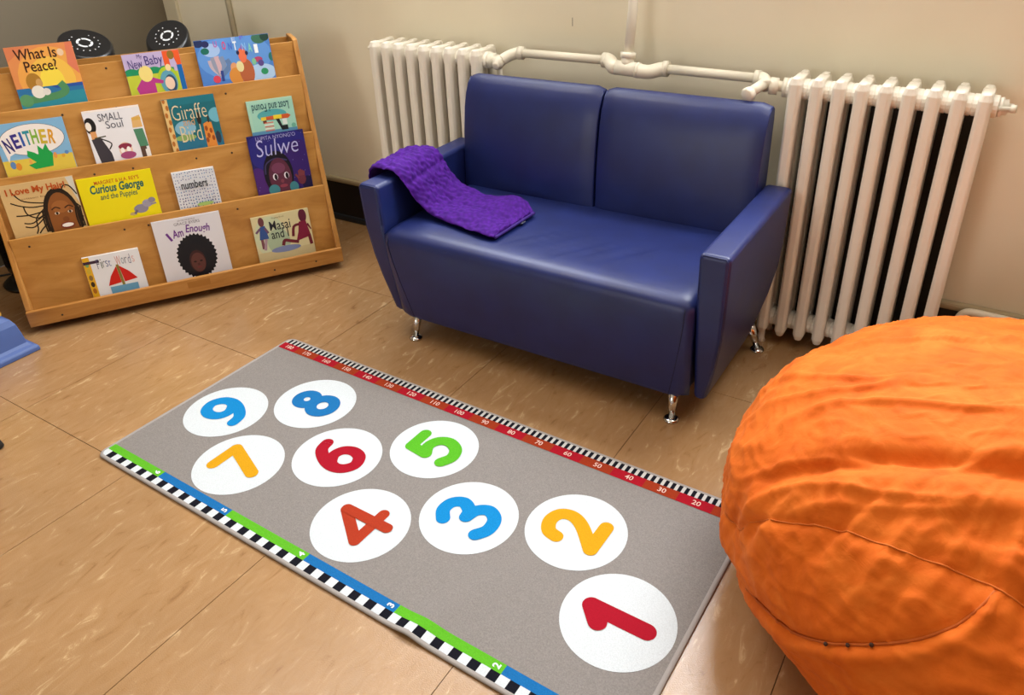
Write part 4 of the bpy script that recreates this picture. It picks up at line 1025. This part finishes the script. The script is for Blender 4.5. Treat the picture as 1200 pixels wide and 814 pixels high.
bm = B(); na, nt = 420, 200; rows = []
for k in range(nt + 1):
    th = -PI / 2 + PI * k / nt; t = math.sin(th)
    t = max(-.9995, min(.9995, t))
    rows.append([bag_pt(-200 + 360 * i / na, t) for i in range(na)])
loft(bm, rows); bmesh.ops.remove_doubles(bm, verts=bm.verts[:], dist=1e-5); fixn(bm)
body = obj('cover', bm, ORANGE, bag)
OST = mat('orange_seam', 'c86412', .8)
bm = B(); tube(bm, [tuple(bag_pt(a, seam_t(a, seam_pts), .0008)) for a in [-200 + i * 1.2 for i in range(300)]], .0016, 6); obj('seam', fixn(bm), OST, body)
bm = B(); tube(bm, [tuple(bag_pt(a, seam_t(a, flap_pts) + .022, .0025)) for a in [-150 + i * .6 for i in range(86)]], .0026, 6); obj('zip_flap_edge', fixn(bm), mat('orange_shade', 'b4540a', .85), body)
for a in (-117.5, -114.5, -111.5):
    p = bag_pt(a, seam_t(a, flap_pts) + .022, .006); bm = B(); lathe(bm, [(.003, 0), (.004, .003), (.002, .006)], p, (p - BC).normalized(), 8); obj('stitch_knot', fixn(bm), mat('knot_dark', '3a1c08', .8), body)

# ================================================================== THINGS CUT BY THE LEFT EDGE
toy = thing('play_furniture', 'blue flared base with yellow panel at the left edge of the photo', 'play furniture', Matrix.Translation((-3.05, .0, 0)))
BLUEP = mat('blue_painted_wood', '4a63a0', .45); YEL = mat('yellow_panel', 'd9ac3c', .5)
bm = B(); prf = [(0, 0), (0, .016), (.006, .024), (.018, .030), (.026, .040), (.030, .080), (.036, .118), (.046, .140), (.064, .152)]
ring_l = []
for e, z in prf:
    ring_l.append([(-2.880 - e, -.75 + e, z), (-2.880 - e, .272 - e, z), (-3.45 + e, .272 - e, z), (-3.45 + e, -.75 + e, z)])
loft(bm, ring_l); obj('base', fixn(bm), BLUEP, toy, smooth=False, bevel=.004)
bm = B(); prism(bm, [(-2.955, -.60, .150), (-2.955, .222, .150), (-2.975, .200, .44), (-2.975, -.58, .44)], (-.42, 0, 0)); obj('panel', fixn(bm), YEL, toy, smooth=False, bevel=.01)
ch = thing('child_chair', 'chair with chrome tube legs, one dark foot at the left edge', 'chair', Matrix.Translation((-2.62, -.30, 0)))
for x, y in ((-2.400, -.130), (-2.41, -.47), (-2.80, -.135), (-2.80, -.47)):
    cx_, cy_ = -2.615 + (x + 2.615) * .72, -.303 + (y + .303) * .72
    bm = B(); tube(bm, [(x, y, .012), (cx_, cy_, .33)], .010, 14); lg = obj('leg', fixn(bm), CHROME, ch)
    bm = B(); d_ = Vector((cx_ - x, cy_ - y, .318)).normalized(); lathe(bm, [(.012, 0), (.015, .004), (.0145, .03), (.011, .034)], (x, y, .001), d_, 16); obj('foot_cap', fixn(bm), RUBBER, lg)
bm = B(); box(bm, -2.80, -2.43, -.48, -.12, .325, .345); obj('seat', bm, BLUEP, ch, bevel=.02, seg=3)
bm = B(); box(bm, -2.81, -2.79, -.47, -.13, .42, .60); obj('backrest', bm, BLUEP, ch, bevel=.02, seg=3)
for y in (-.43, -.17):
    bm = B(); tube(bm, [(-2.785, y, .33), (-2.80, y, .44)], .009, 10); obj('back_post', fixn(bm), CHROME, ch)
